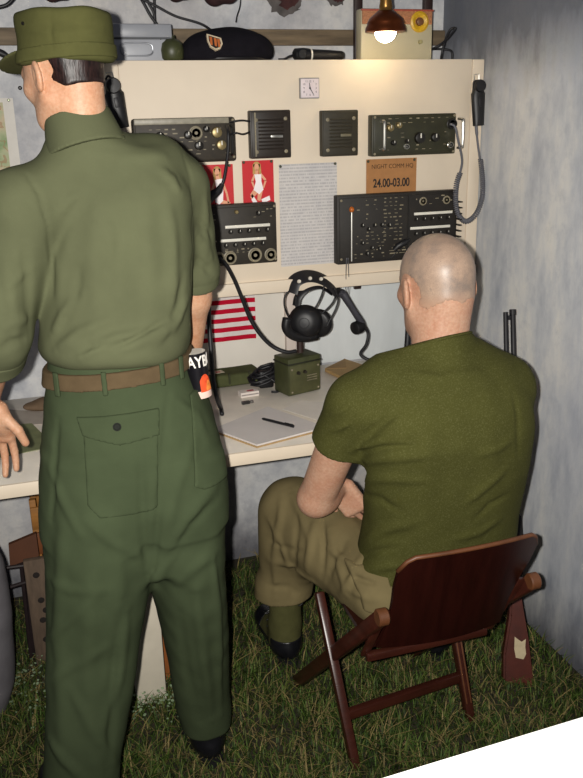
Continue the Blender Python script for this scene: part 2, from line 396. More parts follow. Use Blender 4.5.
# grass
def grass():
    n = 76000; X = rng.uniform(-1.15, WX-.03, n); Y = 2.74-1.72*rng.random(n)**.85; cl = np.sin(X*9+1)*np.sin(Y*8)+.6*np.sin(X*23+Y*17)
    H = rng.uniform(.018, .05, n)*(1+.3*cl); yaw = rng.uniform(0, 2*PI, n); lean = rng.uniform(.2, 1.3, n)*H; W = rng.uniform(.0011, .0022, n)
    dry = rng.random(n) < (.16+.10*np.clip(-cl, 0, 1)); H[dry] *= 1.0; lean[dry] *= 2.0
    d = np.stack([np.cos(yaw), np.sin(yaw), 0*yaw], 1); s = np.stack([-np.sin(yaw), np.cos(yaw), 0*yaw], 1); B = np.stack([X, Y, 0*X-.002], 1)
    k = lambda a: a[:, None]; z = np.array([0, 0, 1.])
    m = B+d*k(lean*.35)+z*k(H*.65); t = B+d*k(lean)+z*k(H*.95)
    V = np.stack([B-s*k(W), B+s*k(W), m+s*k(W*.8), m-s*k(W*.8), t], 1).reshape(-1, 3); i = np.arange(n)*5
    Q = np.stack([i, i+1, i+2, i+3], 1); T = np.stack([i+3, i+2, i+4], 1)
    me = bpy.data.meshes.new('grass'); me.vertices.add(len(V)); me.vertices.foreach_set('co', V.astype(np.float32).ravel())
    lo = np.concatenate([Q.ravel(), T.ravel()]).astype(np.int32); me.loops.add(len(lo)); me.loops.foreach_set('vertex_index', lo)
    me.polygons.add(2*n); me.polygons.foreach_set('loop_start', np.concatenate([np.arange(n)*4, n*4+np.arange(n)*3]).astype(np.int32)); me.update(calc_edges=True)
    base = np.array([lin('34491a')[:3], lin('4a5f26')[:3], lin('26370f')[:3], lin('57602c')[:3]])[rng.integers(0, 4, n)]*rng.uniform(.7, 1.25, (n, 1))
    base[dry] = np.array(lin('8f7f52')[:3])*rng.uniform(.4, 1.0, (dry.sum(), 1))
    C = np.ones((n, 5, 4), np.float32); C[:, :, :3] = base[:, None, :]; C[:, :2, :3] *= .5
    at_ = me.color_attributes.new('Col', 'FLOAT_COLOR', 'POINT'); at_.data.foreach_set('color', C.ravel())
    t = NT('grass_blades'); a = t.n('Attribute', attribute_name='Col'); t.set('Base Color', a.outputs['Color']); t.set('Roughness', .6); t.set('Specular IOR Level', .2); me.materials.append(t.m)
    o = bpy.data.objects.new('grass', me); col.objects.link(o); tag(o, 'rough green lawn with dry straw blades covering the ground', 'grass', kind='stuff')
    # clover leaves at the foot of the desk leg
    mb = MB()
    for _ in range(420):
        if rng.random() < .55: c = on(rng.normal(152, 24), rng.normal(708, 9), .0)
        else: c = on(rng.uniform(-5, 62), rng.normal(690, 18), .0)
        a = rng.uniform(0, 6.28); r = rng.uniform(.002, .005); zz = rng.uniform(.02, .05); tx, ty = rng.uniform(-.4, .4, 2)
        mb.add([(c[0]+r*math.cos(a+q), c[1]+r*math.sin(a+q), zz+r*(tx*math.cos(a+q)+ty*math.sin(a+q))) for q in np.arange(6)*PI/3], [tuple(range(6))])
    o = mb.build('clover', mat('pale_clover_leaf', '7d8f70', .35, .5, 90), None, 0); tag(o, 'small pale clover leaves around the white desk leg', 'clover', kind='stuff')
grass()
# ================================================================== FURNITURE
# desk
dk = thing('desk', 'long white-painted wooden desk along the back wall', 'desk', (.5, 2.4, 0))
mb = MB(); mb.bx((-1.6, 2.05-2.4, ZT-.022), (1.215-.5, WY-2.4-.046, ZT), .003); mb.build('desktop', mat('desk_top_paint', 'e2d9cc', .5, .1, 9, .06, 80), dk)
mb = MB(); mb.bx((-1.6, 2.044-2.4, ZT-.036), (1.215-.5, 2.065-2.4, ZT-.0005), .002); mb.build('front_edge', WHITE, dk)
for lx in (.203, -.75, 1.15):
    mb = MB(); mb.bx((lx-.5-.042, 2.068-2.4, 0), (lx-.5+.042, 2.112-2.4, ZT-.022), .003); mb.build('leg', mat('leg_paint', 'cfc6b4', .6, .07, 14, .1, 60), dk)
# radio cabinet: white board front, shelf, top
X0c = .30
cb = thing('radio_cabinet', 'white-painted wall cabinet holding the radios above the desk', 'cabinet', (.86, PY, 1.06))
def loc(o, p): return np.array(p)-ORG[o]
def cbx(name, a, b, m, bev=.002): q = MB(); q.bx(loc(cb, a), loc(cb, b), bev); return q.build(name, m, cb)
cbx('front_panel', (X0c, PY, 1.07), (WX-.045, PY+.018, 1.742), WHITE)
cbx('corner_post', (WX-.044, PY-.002, 1.07), (WX-.004, PY+.04, 1.741), WHITE)
cbx('top_board', (X0c, PY+.018, 1.724), (WX-.045, WY-.02, 1.742), WHITE)
cbx('shelf_board', (X0c, PY-.012, 1.068), (WX-.004, WY-.001, 1.106), WHITE)
cbx('side_panel', (X0c-.018, PY, 1.07), (X0c, WY-.02, 1.742), WHITE)
cbx('lower_board', (X0c, WY-.03, ZT), (.835, WY-.001, 1.067), mat('lower_board_paint', 'e2dcd2', .55, .05, 6))
cbx('lower_batten', (.836, WY-.045, ZT), (.872, WY-.001, 1.067), mat('batten_paint', 'd3c6bd', .55, .05, 6))
cbx('splash_board', (.873, WY-.028, ZT), (WX-.004, WY-.001, 1.067), mat('pale_blue_board', 'd4d8d9', .6, .06, 8, .1, 40, stretch=(2, 2, .6)))
# ================================================================== RADIOS (built in local frames: front faces -y)
def rect(x0, y0, x1, y1, Y=PY):      # the wall rectangle a pair of corners spans
    a = at(x0, y0, Y); b = at(x1, y1, Y); return min(a[0], b[0]), max(a[0], b[0]), min(a[2], b[2]), max(a[2], b[2])
class Rad:
    def __init__(s, name, label, cat, R, dep, grp=None):
        s.x0, s.x1, s.z0, s.z1 = R; s.w = s.x1-s.x0; s.h = s.z1-s.z0; s.d = dep
        s.o = thing(name, label, cat, ((s.x0+s.x1)/2, PY, s.z0), grp)
    def p(s, u, v, y=0): return (s.w*(u-.5), -s.d-y, s.h*v)     # u, v run 0..1 over the face
    def case(s, m, mf, inset=.008, rim=.004, bev=.004):
        b = MB(); b.bx((-s.w/2, -s.d, 0), (s.w/2, -.001, s.h), bev); s.c = b.build('case', m, s.o)
        b = MB(); b.bx((-s.w/2+inset, -s.d-rim, inset), (s.w/2-inset, -s.d+.002, s.h-inset), .0025); s.f = b.build('front_panel', mf, s.o)
    def knob(s, u, v, r, l=.014, m=None, name='knob', n=14, mark=True):
        b = MB(); x, y, z = s.p(u, v); b.lathe([(r*1.15, 0), (r*1.15, .003), (r*.9, .004), (r*.82, l), (r*.6, l+.0015)], (x, y, z), (0, -1, 0), n); k = b.build(name, m or KNOB, s.o)
        if mark: b = MB(); b.bx((x-r*.10, y-l-.0025, z), (x+r*.10, y-l-.001, z+r*.7)); b.build('pointer', OFFW, k)
    def ring(s, u, v, r, m=GREYM, name='connector', l=.012):
        b = MB(); x, y, z = s.p(u, v); b.lathe([(r*1.2, 0), (r*1.2, .004), (r, .005), (r, l), (r*.8, l), (r*.78, .004), (r*.3, .004), (r*.28, l*.8), (.0002, l*.8)], (x, y, z), (0, -1, 0), 18); return b.build(name, m, s.o)
    def strip(s, u0, u1, v, h, m=OFFW, name='dial_strip'):
        b = MB(); a = s.p(u0, v); c = s.p(u1, v); b.bx((a[0], -s.d-.007, a[2]-h/2), (c[0], -s.d-.003, c[2]+h/2), .0008); return b.build(name, m, s.o)
    def screws(s, L, r=.004):
        for u, v in L: b = MB(); b.lathe([(r, 0), (r, .0015), (r*.6, .0028)], s.p(u, v, .003), (0, -1, 0), 10); b.build('screw', GREYM, s.o)
    def handle(s, u, v0, v1, out=.03, r=.0045, m=STEEL):
        b = MB(); a = s.p(u, v0); c = s.p(u, v1)
        b.tube(spline([(a[0], -s.d, a[2]), (a[0], -s.d-out*.8, a[2]+.002), (a[0], -s.d-out, a[2]+.012), (a[0], -s.d-out, c[2]-.012), (a[0], -s.d-out*.8, c[2]-.002), (a[0], -s.d, c[2])], 4), r, 8); return b.build('handle', m, s.o)
    def marks(s, u0, v0, u1, v1, nx, nz, seed, w=.010, fill=.6):
        # engraved legends and plates of the face: one part
        g = random.Random(seed); b = MB()
        for i in range(nx):
            for j in range(nz):
                if g.random() > fill: continue
                u = u0+(u1-u0)*(i+.5)/nx+g.uniform(-.01, .01); v = v0+(v1-v0)*(j+.5)/nz; x, y, z = s.p(u, v); ww = w*g.uniform(.3, 1); hh = g.choice((.0014, .002, .0035))
                b.bx((x-ww/2, -s.d-.0052, z-hh/2), (x+ww/2, -s.d-.003, z+hh/2))
        b.build('face_legend', GREYM, s.o, 0)
# lower right transceiver
r1 = Rad('radio_transceiver', 'wide dark radio with antenna rod beside the bald man, below the time card', 'radio', rect(337, 196, 455.5, 256, PY-.035), .035)
r1.case(OLIVED, OLIVED)
b = MB()
for k in range(9): z = r1.h*(.12+.78*k/9); b.bx((r1.w/2, -.05, z), (r1.w/2+.010, -.006, z+.004))
b.build('cooling_fin', KNOB, r1.o)
b = MB(); x, y, z = r1.p(.105, .05); b.cyl((x, y-.012, z), (x, y-.012, z+.155), .0025, n=8); ar = b.build('antenna_rod', STEEL, r1.o)
b = MB(); b.ball((x, y-.012, z+.158), (.008, .008, .009), 12, 8); t = b.build('rod_tip', mat('orange_cap', 'b8601c', .4), ar)
r1.strip(.625, .95, .68, .008); r1.strip(.595, .935, .47, .008)
for v in (.60, .385):
    for k in range(5): r1.knob(.645+.068*k, v, .0065, .010)
for u, v in ((.30, .55), (.36, .55), (.42, .54), (.20, .56), (.25, .50), (.28, .22), (.20, .30), (.34, .20), (.24, .14)): r1.knob(u, v, .007, .010)
b = MB(); a = r1.p(.58, .06); b.bx((a[0]-.002, -r1.d-.006, .008), (a[0]+.002, -r1.d-.003, r1.h-.008)); b.build('divider_rib', KNOB, r1.o)
r1.ring(.70, .15, .013); r1.ring(.80, .15, .013); r1.ring(.90, .15, .012)
for u in (.70, .90): r1.ring(u, .86, .011, l=.006)
r1.marks(.14, .62, .34, .95, 3, 5, 2); r1.marks(.36, .30, .54, .96, 4, 12, 3, .012, .8); r1.marks(.13, .06, .40, .48, 6, 8, 4, .010, .6); r1.marks(.42, .1, .56, .26, 3, 4, 5, .02, .8); r1.marks(.62, .80, .96, .95, 6, 4, 6, .012, .5)
r1.screws([(.03, .08), (.03, .93), (.97, .93), (.97, .08)])
# lower left receiver
r2 = Rad('radio_receiver', 'square dark radio with two white dial strips beside the standing man', 'radio', rect(203, 206, 277.5, 262, PY-.035), .035)
r2.case(OLIVE, OLIVE)
r2.strip(.28, .90, .64, .0085); r2.strip(.21, .84, .42, .0085)
for v, u0 in ((.56, .35), (.34, .28)):
    for k in range(5): r2.knob(u0+.128*k, v, .0075, .011)
r2.ring(.17, .13, .017); r2.ring(.33, .13, .017); r2.ring(.68, .15, .018); r2.ring(.90, .14, .016)
r2.knob(.44, .88, .007, .012, BRASS, mark=False); r2.knob(.74, .84, .008)
r2.marks(.05, .2, .16, .9, 2, 8, 12, .008, .6); r2.marks(.66, .76, .95, .92, 5, 4, 13, .01, .6); r2.marks(.25, .20, .62, .28, 5, 3, 14)
r2.screws([(.03, .06), (.97, .06), (.03, .94), (.97, .94)])
# upper left set
r3 = Rad('field_radio', 'low grey-brown radio behind the standing man\'s right shoulder', 'radio', rect(132, 119, 237, 161, PY-.04), .04)
r3.case(OLIVE, mat('worn_radio_face', '2c251b', .6, .4, 45, .1, 200), .006, .004, .008)
b = MB(); b.bx((-r3.w/2+.004, -r3.d-.006, r3.h*.86), (r3.w/2*.86, -r3.d+.002, r3.h*.99), .002); b.build('name_plate', mat('grey_plate', '8a8474', .45, .2, 60), r3.o)
for u, v, r in ((.80, .66, .017), (.84, .38, .016), (.52, .62, .013), (.62, .38, .014), (.70, .74, .010), (.25, .6, .015), (.38, .4, .013), (.12, .45, .013)): r3.knob(u, v, r, .018, BRASS if r > .0155 else None)
r3.ring(.60, .66, .016, name='connector'); r3.marks(.05, .15, .95, .8, 12, 7, 21, .014, .5); r3.handle(.945, .15, .80, .02, .004, KNOB); r3.screws([(.03, .1), (.97, .1), (.97, .93)])
# upper right set
r4 = Rad('radio_amplifier', 'olive green radio with steel carry handles, top right of the cabinet', 'radio', rect(372, 115, 455, 153.5, PY-.035), .035)
r4.case(mat('amp_case_paint', '2b2917', .5, .2, 40), mat('amp_face_paint', '292816', .45, .2, 30, .1, 200), .006, .004)
r4.handle(.10, .16, .86, .03); r4.handle(1.03, .14, .86, .03)
for u, v, r, m in ((.55, .42, .019, None), (.735, .42, .015, None), (.20, .68, .012, BRASS), (.30, .74, .010, BRASS), (.24, .32, .009, None), (.40, .35, .007, None)): r4.knob(u, v, r, .016, m)
r4.ring(.94, .74, .014, KNOB); r4.ring(.40, .22, .007, STEEL); r4.ring(.93, .22, .008, STEEL)
r4.marks(.15, .75, .92, .95, 9, 2, 31, .014, .5); r4.marks(.15, .1, .9, .6, 9, 5, 32, .010, .3); r4.screws([(.03, .06), (.97, .06), (.03, .94), (.97, .94)])
# two louvred loudspeakers
def speaker(R, label, glint, lm):
    s = Rad('loudspeaker', label, 'loudspeaker', R, .030, 'louvred loudspeakers on the cabinet'); s.case(lm, lm, .004, .003)
    b = MB()
    for k in range(9):
        z = s.h*(.20+.60*k/8); b.box((0, -s.d-.0045, z), (s.w*.62, .004, .0035), .0008, 1, Matrix.Rotation(.5, 4, 'X'))
    b.build('louvre', lm, s.o)
    s.screws([(.14, .80), (.86, .82), (.14, .14), (.86, .14)], .0055)
    b = MB(); a = s.p(.5, .45); b.bx((a[0]-.002, -s.d-.0085, a[2]-.003), (a[0]+s.w*.28, -s.d-.006, a[2]+.005), .001); b.build('rating_plate', glint, s.o)
    if R[0] < .8: b = MB(); b.bx((-s.w/2+.012, -s.d-.006, .006), (-s.w/2+.016, -s.d-.002, s.h-.006)); b.build('edge_rib', GREYM, s.o)
    return s
sp1 = speaker(rect(249.5, 110.5, 291.5, 157.5, PY-.03), 'brown-black louvred loudspeaker with two wires to the left radio', STEEL, mat('brown_grille_paint', '20170f', .5, .15, 40))
sp2 = speaker(rect(322, 110.5, 358.3, 155.5, PY-.03), 'olive louvred loudspeaker above the right edge of the typed sheet', mat('worn_plate', '66604c', .5, .2), mat('olive_grille_paint', '2a2517', .6, .15, 40))
# ================================================================== CABLES AND HANDSETS ON THE CABINET
def cord(name, label, pts, r, m=RUB, n=8, cat='cable', group=None):
    q = MB(); q.tube(spline(pts, n), r, 8); return tag(q.build(name, m, None, 180), label, cat, group)
for i, (ya, yb, dx) in enumerate(((121.5, 121.5, 0), (133.5, 132, 0))):
    pts = [at(230, ya+1, PY-.065), at(236, ya-.5, PY-.075), at(243, (ya+yb)/2+(1.5 if i else -1), PY-.045), at(249.8, yb, PY-.03)]
    cord('speaker_wire', ('upper' if i == 0 else 'lower')+' thin black wire from left radio to the louvred loudspeaker', pts, .0028)
t = thing('plug_cable', 'black cable with a thick plug hanging past the red posters', 'cable', at(221, 152, PY-.09))
q = MB(); q.tube([Vector(loc(t, p)) for p in spline([at(226, 126, PY-.06), at(228, 132, PY-.10), at(228, 150, PY-.10), at(225.5, 170, PY-.09), at(223, 182, PY-.085), at(219, 190, PY-.085)], 6)], .0042, 8); q.build('lead', RUB, t, 180)
q = MB(); q.tube([Vector(loc(t, p)) for p in [at(222, 184, PY-.085), at(219, 190, PY-.085), at(214, 194, PY-.088), at(203, 205, PY-.09), at(198, 210, PY-.09)]], [.006, .010, .013, .013, .011], 12); q.build('plug', BLACK, t, 50)
def handset(name, label, top, bot, w, th, m, group=None):
    # a hanging telephone-type hand microphone: earpiece at the top, tapered grip, mouthpiece
    T = np.array(top); B = np.array(bot); o = thing(name, label, 'handset', B, group); L = np.linalg.norm(T-B); z = Vector((T-B)/L)
    xx = Vector((1, 0, 0)); xx = (xx-z*z.dot(xx)).normalized(); yy = z.cross(xx); M = Matrix((xx, yy, z)).transposed().to_4x4()
    q = MB(); q.M = M
    prof = [(0, .34), (.004, .40), (.25, .44), (.55, .50), (.70, .52), (.735, .44), (.80, .40), (.93, .38), (.985, .30), (1.0, .18)]
    pts = [(0, -th*.6, L*h) for h, _ in prof]; q.tube(pts, [(w*r, th*.55) for _, r in prof], 16, up=(1, 0, 0)); q.build('grip', m, o, 50)
    q = MB(); q.M = M; q.lathe([(w*.40, 0), (w*.42, .006), (w*.36, .012), (w*.1, .013)], (0, -th*1.0, L*.86), (0, -1, 0), 18); q.build('earpiece', m, o, 50)
    q = MB(); q.M = M; q.bx((-w*.12, -th*1.25, L*.42), (w*.12, -th*1.05, L*.62), .002); q.build('talk_switch', RUB, o)
    q = MB(); q.M = M; q.tube([(-.008, -th*.3, L), (-.008, -th*.3, L+.016), (.008, -th*.3, L+.016), (.008, -th*.3, L)], .0018, 6); q.build('hanging_loop', STEEL, o)
    return o
hs = handset('radio_handset', 'black handset with grey coiled cord hung at the cabinet\'s right edge', at(475.5, 80, PY-.015), at(476, 126, PY-.02), .045, .024, BLACK)
pth = spline([at(476, 125, PY-.03), at(477.5, 142, PY-.03), at(480, 160, PY-.03)], 6)
q = MB(); q.tube([Vector(loc(hs, p)) for p in pth], [.005]*4+[.0035]*(len(pth)-4), 8); q.build('cord_end', GREYRUB, hs, 180)
pc = spline([at(480.5, 159, PY-.03), at(482.5, 180, PY-.032), at(482, 198, PY-.034), at(476, 214, PY-.035), at(466, 221.5, PY-.036), at(458, 214, PY-.038), at(455.5, 200, PY-.04), at(456.5, 184, PY-.045), at(460, 173, PY-.05)], 8)
q = MB(); q.tube([Vector(loc(hs, p)) for p in coil(pc, .0068, 62, 8)], .0026, 5); q.build('coiled_cord', GREYRUB, hs, 180)
q = MB(); q.tube([Vector(loc(hs, p)) for p in spline([at(460, 173, PY-.05), at(462, 160, PY-.06), at(458, 140, PY-.08), at(455, 127, PY-.085), at(450, 124, PY-.075)], 6)], .0036, 8); q.build('cord_lead', GREYRUB, hs, 180)
h2 = handset('hand_microphone', 'black handset hanging behind the capped man\'s neck', at(110, 79, PY-.04), at(121, 128, PY-.04), .050, .028, BLACK)
q = MB(); q.tube([Vector(loc(h2, p)) for p in spline([at(112, 80, PY-.05), at(108, 76, PY-.05), at(104, 84, PY-.05), at(101, 96, PY-.05), at(104, 112, PY-.05), at(115, 126, PY-.05)], 6)], .003, 6); q.build('wire_loop', RUB, h2, 180)
# small loose wire below the transceiver
cord('thin_lead', 'thin black lead sagging under the radio left of the bald head', [at(368, 255, PY-.06), at(374, 259.5, PY-.06), at(383, 260.5, PY-.06), at(391, 258, PY-.06), at(398, 250, PY-.065)], .0013)
q = MB(); q.tube([at(394, 250, PY-.066), at(398, 246, PY-.07), at(405, 242, PY-.075), at(409, 240, PY-.07)], [.007, .010, .010, .006], 10); tag(q.build('connector_plug', BLACK, None, 50), 'black connector plug on the radio beside the bald head', 'plug')
# ================================================================== PAPERS AND SIGNS ON THE CABINET
def sheet(name, label, cat, x0, y0, x1, y1, m, off=.002, tilt=0, th=.0008, Y=PY):
    a, b_, c, d = rect(x0, y0, x1, y1, Y); o = thing(name, label, cat, ((a+b_)/2, Y-off, c)); w, h = b_-a, d-c
    q = MB(); q.bx((-w/2, -th, 0), (w/2, 0, h)); q.build('paper' if cat != 'sign' else 'card', m, o, 0); return o, w, h
def pins(o, L, r=.0042):
    for x, z in L: q = MB(); q.lathe([(r, 0), (r, .0015), (r*.55, .0035)], (x, -.0008, z), (0, -1, 0), 10); q.build('pin', PIN, o)
def typed():
    t = NT('typed_list_print'); c = t.n('TexCoord').outputs['Object']; s = t.n('SeparateXYZ', {'Vector': c}); z = s.outputs[2]; x = s.outputs[0]
    row = t.math('GREATER_THAN', t.math('FRACT', t.math('MULTIPLY', z, 105.0)), .52)
    cell = t.n('CombineXYZ', {'X': t.math('MULTIPLY', x, 330.0), 'Y': t.math('FLOOR', t.math('MULTIPLY', z, 105.0))}).outputs[0]
    wd = t.math('GREATER_THAN', t.n('TexNoise', {'Vector': cell, 'Scale': .9, 'Detail': 1}).outputs[0], .44)
    k = t.math('MULTIPLY', t.math('MULTIPLY', row, wd), .30)
    pap = t.ramp(t.noise(c, 25), [(.3, 'bdb9b8'), (.7, 'cbc6c2')]); t.set('Base Color', t.mix(k, pap, lin('4c4a58'))); t.set('Roughness', .8); return t.m
o, w, h = sheet('typed_sheet', 'tall typed list of call signs pinned between the radios', 'paper', 278.5, 164.5, 337, 262.5, typed())
pins(o, [(-w/2+.005, h-.006), (w/2-.006, h-.004)])
KR = mat('card_orange', 'a06f40', .7, .08, 40); INK = mat('black_ink', '1c1512', .7, .1)
o, w, h = sheet('time_card', 'orange-brown card reading 24.00-03.00 above the right radio', 'sign', 366, 159.5, 415.5, 193.5, KR, .0615)
o.location.y = PY-.002; ORG[o][1] = PY-.002
text('lettering', 'NIGHT COMM HQ', .0185, (.003, -.0012, h*.79), mat('faded_ink', '4a3018', .8, .1), o, sx=.92)
text('numerals', '24.00-03.00', .036, (0, -.0012, h*.33), INK, o, sx=.72, ext=.0006, bold=.0008)
pins(o, [(-w/2+.006, h-.006), (w/2-.008, h-.006)])
# red picture cards
RED = mat('poster_red', 'c01620', .45, .06, 10); SKP = mat('poster_skin', 'd79a78', .6, .1); HAIRB = mat('poster_blonde', 'b08a4c', .6, .2, 120); DRW = mat('poster_white', 'eee6e6', .6, .05)
def shape(o, name, m, w, h, L, lay):
    q = MB()
    for poly in L: q.prism([((x-.5)*w, z*h) for x, z in poly], -.0010-.0002*lay, -.0008)
    return q.build(name, m, o, 0)
def blob(cx, cz, rx, rz, n=14): return [(cx+rx*math.cos(2*PI*k/n), cz+rz*math.sin(2*PI*k/n)) for k in range(n)]
def limb(a, b, wa, wb):
    dx, dz = b[0]-a[0], b[1]-a[1]; l = math.hypot(dx, dz); nx, nz = -dz/l, dx/l
    return [(a[0]+nx*wa, a[1]+nz*wa), (a[0]-nx*wa, a[1]-nz*wa), (b[0]-nx*wb, b[1]-nz*wb), (b[0]+nx*wb, b[1]+nz*wb)]
o, w, h = sheet('picture_card', 'red picture card of a kneeling blonde woman in a white dress', 'picture', 241.5, 161, 274, 205, RED, .003)
shape(o, 'figure', SKP, w, h, [blob(.46, .86, .075, .075), limb((.46, .80), (.46, .70), .04, .05), limb((.40, .70), (.30, .55), .035, .03), limb((.30, .55), (.36, .42), .03, .025), limb((.58, .70), (.74, .56), .035, .03), limb((.74, .56), (.66, .40), .03, .025), limb((.44, .36), (.26, .22), .08, .055), limb((.26, .24), (.40, .10), .05, .04), limb((.56, .36), (.50, .12), .08, .05)], 1)
shape(o, 'hair', HAIRB, w, h, [blob(.46, .90, .11, .08), limb((.39, .92), (.37, .70), .05, .04), limb((.54, .92), (.57, .70), .05, .04)], 0.5)
shape(o, 'white_dress', DRW, w, h, [[(.38, .70), (.60, .70), (.60, .54), (.66, .36), (.52, .26), (.34, .36), (.42, .54)], limb((.30, .18), (.42, .03), .05, .06), limb((.60, .10), (.86, .17), .05, .05)], 2)
pins(o, [(-w/2+.005, h-.004), (w/2-.006, h-.004)])
o, w, h = sheet('picture_card', 'red picture card of a seated woman leaning on her arm, by the standing man', 'picture', 192, 165.5, 234, 205, RED, .003)
shape(o, 'figure', SKP, w, h, [blob(.60, .82, .06, .085), limb((.60, .76), (.62, .62), .035, .05), limb((.56, .62), (.42, .30), .035, .025), limb((.42, .30), (.12, .08), .035, .03), limb((.70, .64), (.82, .30), .035, .025), limb((.82, .30), (.86, .06), .025, .025), limb((.62, .12), (.90, .05), .05, .03)], 1)
shape(o, 'hair', HAIRB, w, h, [blob(.60, .87, .085, .09), limb((.54, .90), (.53, .62), .04, .03), limb((.66, .90), (.68, .64), .04, .03)], .5)
shape(o, 'white_dress', DRW, w, h, [[(.55, .64), (.72, .66), (.74, .40), (.72, .12), (.62, .03), (.52, .10), (.56, .36)], limb((.10, .10), (.18, .04), .05, .03)], 2)
pins(o, [(-w/2+.006, h-.004), (w/2-.010, h-.004)])
# square clock
a, b_, c, d = rect(298.5, 78, 318, 98.5); o = thing('wall_clock', 'small square white clock near the top of the cabinet', 'clock', ((a+b_)/2, PY, c)); w, h = b_-a, d-c
q = MB(); q.bx((-w/2, -.014, 0), (w/2, -.001, h), .002); q.build('clock_case', mat('clock_case', '8a8684', .4, .1), o)
q = MB(); q.bx((-w/2+.0025, -.0155, .003), (w/2-.0025, -.0135, h-.003), .0005); fc = q.build('clock_face', mat('clock_face', 'd6c9cb', .5, .04), o)
INKC = mat('clock_ink', '5a4c52', .6)
for k in range(12):
    g = PI/6*k; sx = min(1/abs(math.sin(g)) if abs(math.sin(g)) > .1 else 9, 1/abs(math.cos(g)) if abs(math.cos(g)) > .1 else 9)
    q = text('numeral', str(k or 12), .0085, (math.sin(g)*.0185*min(sx, 1.25), -.0158, h/2+math.cos(g)*.0185*min(sx, 1.25)), INKC, fc, ext=.0002)
for nm, g, L in (('hour_hand', math.radians(-8), .015), ('minute_hand', math.radians(150), .020)):
    q = MB(); q.tube([(0, -.0168, h/2), (L*math.sin(g), -.0168, h/2+L*math.cos(g))], [.0013, .0008], 6); q.build(nm, INK, o)
q = MB(); q.lathe([(.003, 0), (.002, .003)], (0, -.0155, h/2), (0, -1, 0), 10); q.build('hub', INK, o)
# flag below the shelf
a, b_, c, d = rect(150, 278, 256, 339.5, WY-.036); c = at(230, 340.5, WY-.036)[2]; d = at(230, 268, WY-.036)[2]
fo = thing('striped_flag', 'small red and white striped flag hung below the shelf', 'flag', (b_, WY-.034, c)); fh = (d-c)*.83; fw = .40
FR = fabric('flag_red', 'b3122e', .08, sc=20); FWH = fabric('flag_white', 'd8cfcc', .06, sc=20); FB = fabric('flag_blue', '1f2a55', .08, sc=20)
def strip_cloth(x0, x1, z0, z1, y, m, name):
    q = MB(); n = 20; vs = []; 
    for i in range(n+1):
        x = x0+(x1-x0)*i/n; yy = y-.004-.0025*math.sin(x*40)-.0015*math.sin(x*95+1); vs += [(x, yy, z0), (x, yy, z1), (x, yy-.001, z1), (x, yy-.001, z0)]
    fs = [(4*i+k, 4*i+(k+1) % 4, 4*i+4+(k+1) % 4, 4*i+4+k) for i in range(n) for k in range(4)]+[(0, 1, 2, 3), (4*n+3, 4*n+2, 4*n+1, 4*n)]
    q.add(vs, fs); return q.build(name, m, fo, 60)
for k in range(13): strip_cloth(-fw, 0, fh*k/13, fh*(k+1)/13, 0, FR if k % 2 == 0 else FWH, 'stripe')
ca = strip_cloth(-fw, -fw*.6, fh*6/13, fh, -.0015, FB, 'canton')
for i in range(6):
    for j in range(5):
        q = MB(); cx, cz = -fw+fw*.4*(i+.5)/6, fh*6/13+fh*7/13*(j+.5)/5
        q.prism([(cx+(.0055 if k % 2 == 0 else .0022)*math.sin(k*PI/5), cz+(.0055 if k % 2 == 0 else .0022)*math.cos(k*PI/5)) for k in range(10)], -.0112, -.0095); q.build('star', FWH, ca, 0)
# wall map at the far left
MAPX1 = at(24.5, 200, WY)[0]
def mapmat():
    t = NT('map_print'); v = t.coord(); n = t.noise(v, 14, 5); l = t.noise(v, 9, 3)
    c = t.ramp(n, [(.35, '7f9468'), (.5, 'a5ab86'), (.62, 'bfae90'), (.75, '9fae88')])
    ln = t.math('LESS_THAN', t.math('ABSOLUTE', t.math('SUBTRACT', t.math('FRACT', t.math('MULTIPLY', l, 9.0)), .5)), .06)
    c = t.mix(t.math('MULTIPLY', ln, .55), c, lin('9a6a48')); t.set('Base Color', c); t.set('Roughness', .7); return t.m
zt, zb = at(12, 98, WY)[2], 1.00
o = thing('wall_map', 'green and tan map with white border on the wall, far left', 'map', (MAPX1-.45, WY-.001, zb)); w = .45; h = zt-zb
q = MB(); q.bx((0, -.0012, 0), (w, 0, h)); q.build('map_sheet', mat('map_border', 'cdc8bf', .6, .05), o, 0)
q = MB(); q.bx((.03, -.0018, .03), (w-.030, -.0011, h-.012)); q.build('map_print', mapmat(), o, 0)
pins(o, [(w-.012, h-.006)])
q = MB(); p = at(20, 88, WY); q.lathe([(.004, 0), (.006, .003), (.002, .006)], (p[0], WY-.0005, p[2]), (0, -1, 0), 10); tag(q.build('wall_nail', KNOB), 'small dark nail in the wall above the map', 'nail')
# ================================================================== ON TOP OF THE CABINET
TZ = 1.7425
def topx(px_, Y): return at(px_, 55, Y)[0]
# steel tool box
o = thing('metal_box', 'pale grey metal box with lid behind the capped man', 'box', (topx(137, 2.56), 2.62, TZ)); w = .20; h = .098
GB = mat('grey_enamel', '9a9ca2', .4, .06, 12)
q = MB(); q.bx((-w/2, -.06, 0), (w/2, .06, h*.60), .004); q.build('box_body', GB, o)
q = MB(); q.bx((-w/2-.002, -.064, h*.63), (w/2+.002, .06, h), .005); q.build('lid', mat('grey_lid_enamel', '8b8d93', .4, .06, 12), o)
q = MB(); q.bx((-w/2-.001, -.062, h*.60), (w/2+.001, .06, h*.63)); q.build('lid_seam', mat('dark_seam', '3a3c40', .5), o)
q = MB(); q.tube([(x*.045, -.064, h*.32+z*.017) for x, z in [(math.copysign(abs(math.cos(k*PI/12))**.5, math.cos(k*PI/12)), math.copysign(abs(math.sin(k*PI/12))**.6, math.sin(k*PI/12))) for k in range(24)]], .0022, 6, closed=True); q.build('pull_handle', mat('handle_wire', '77797e', .35, .1, metal=.6), o)
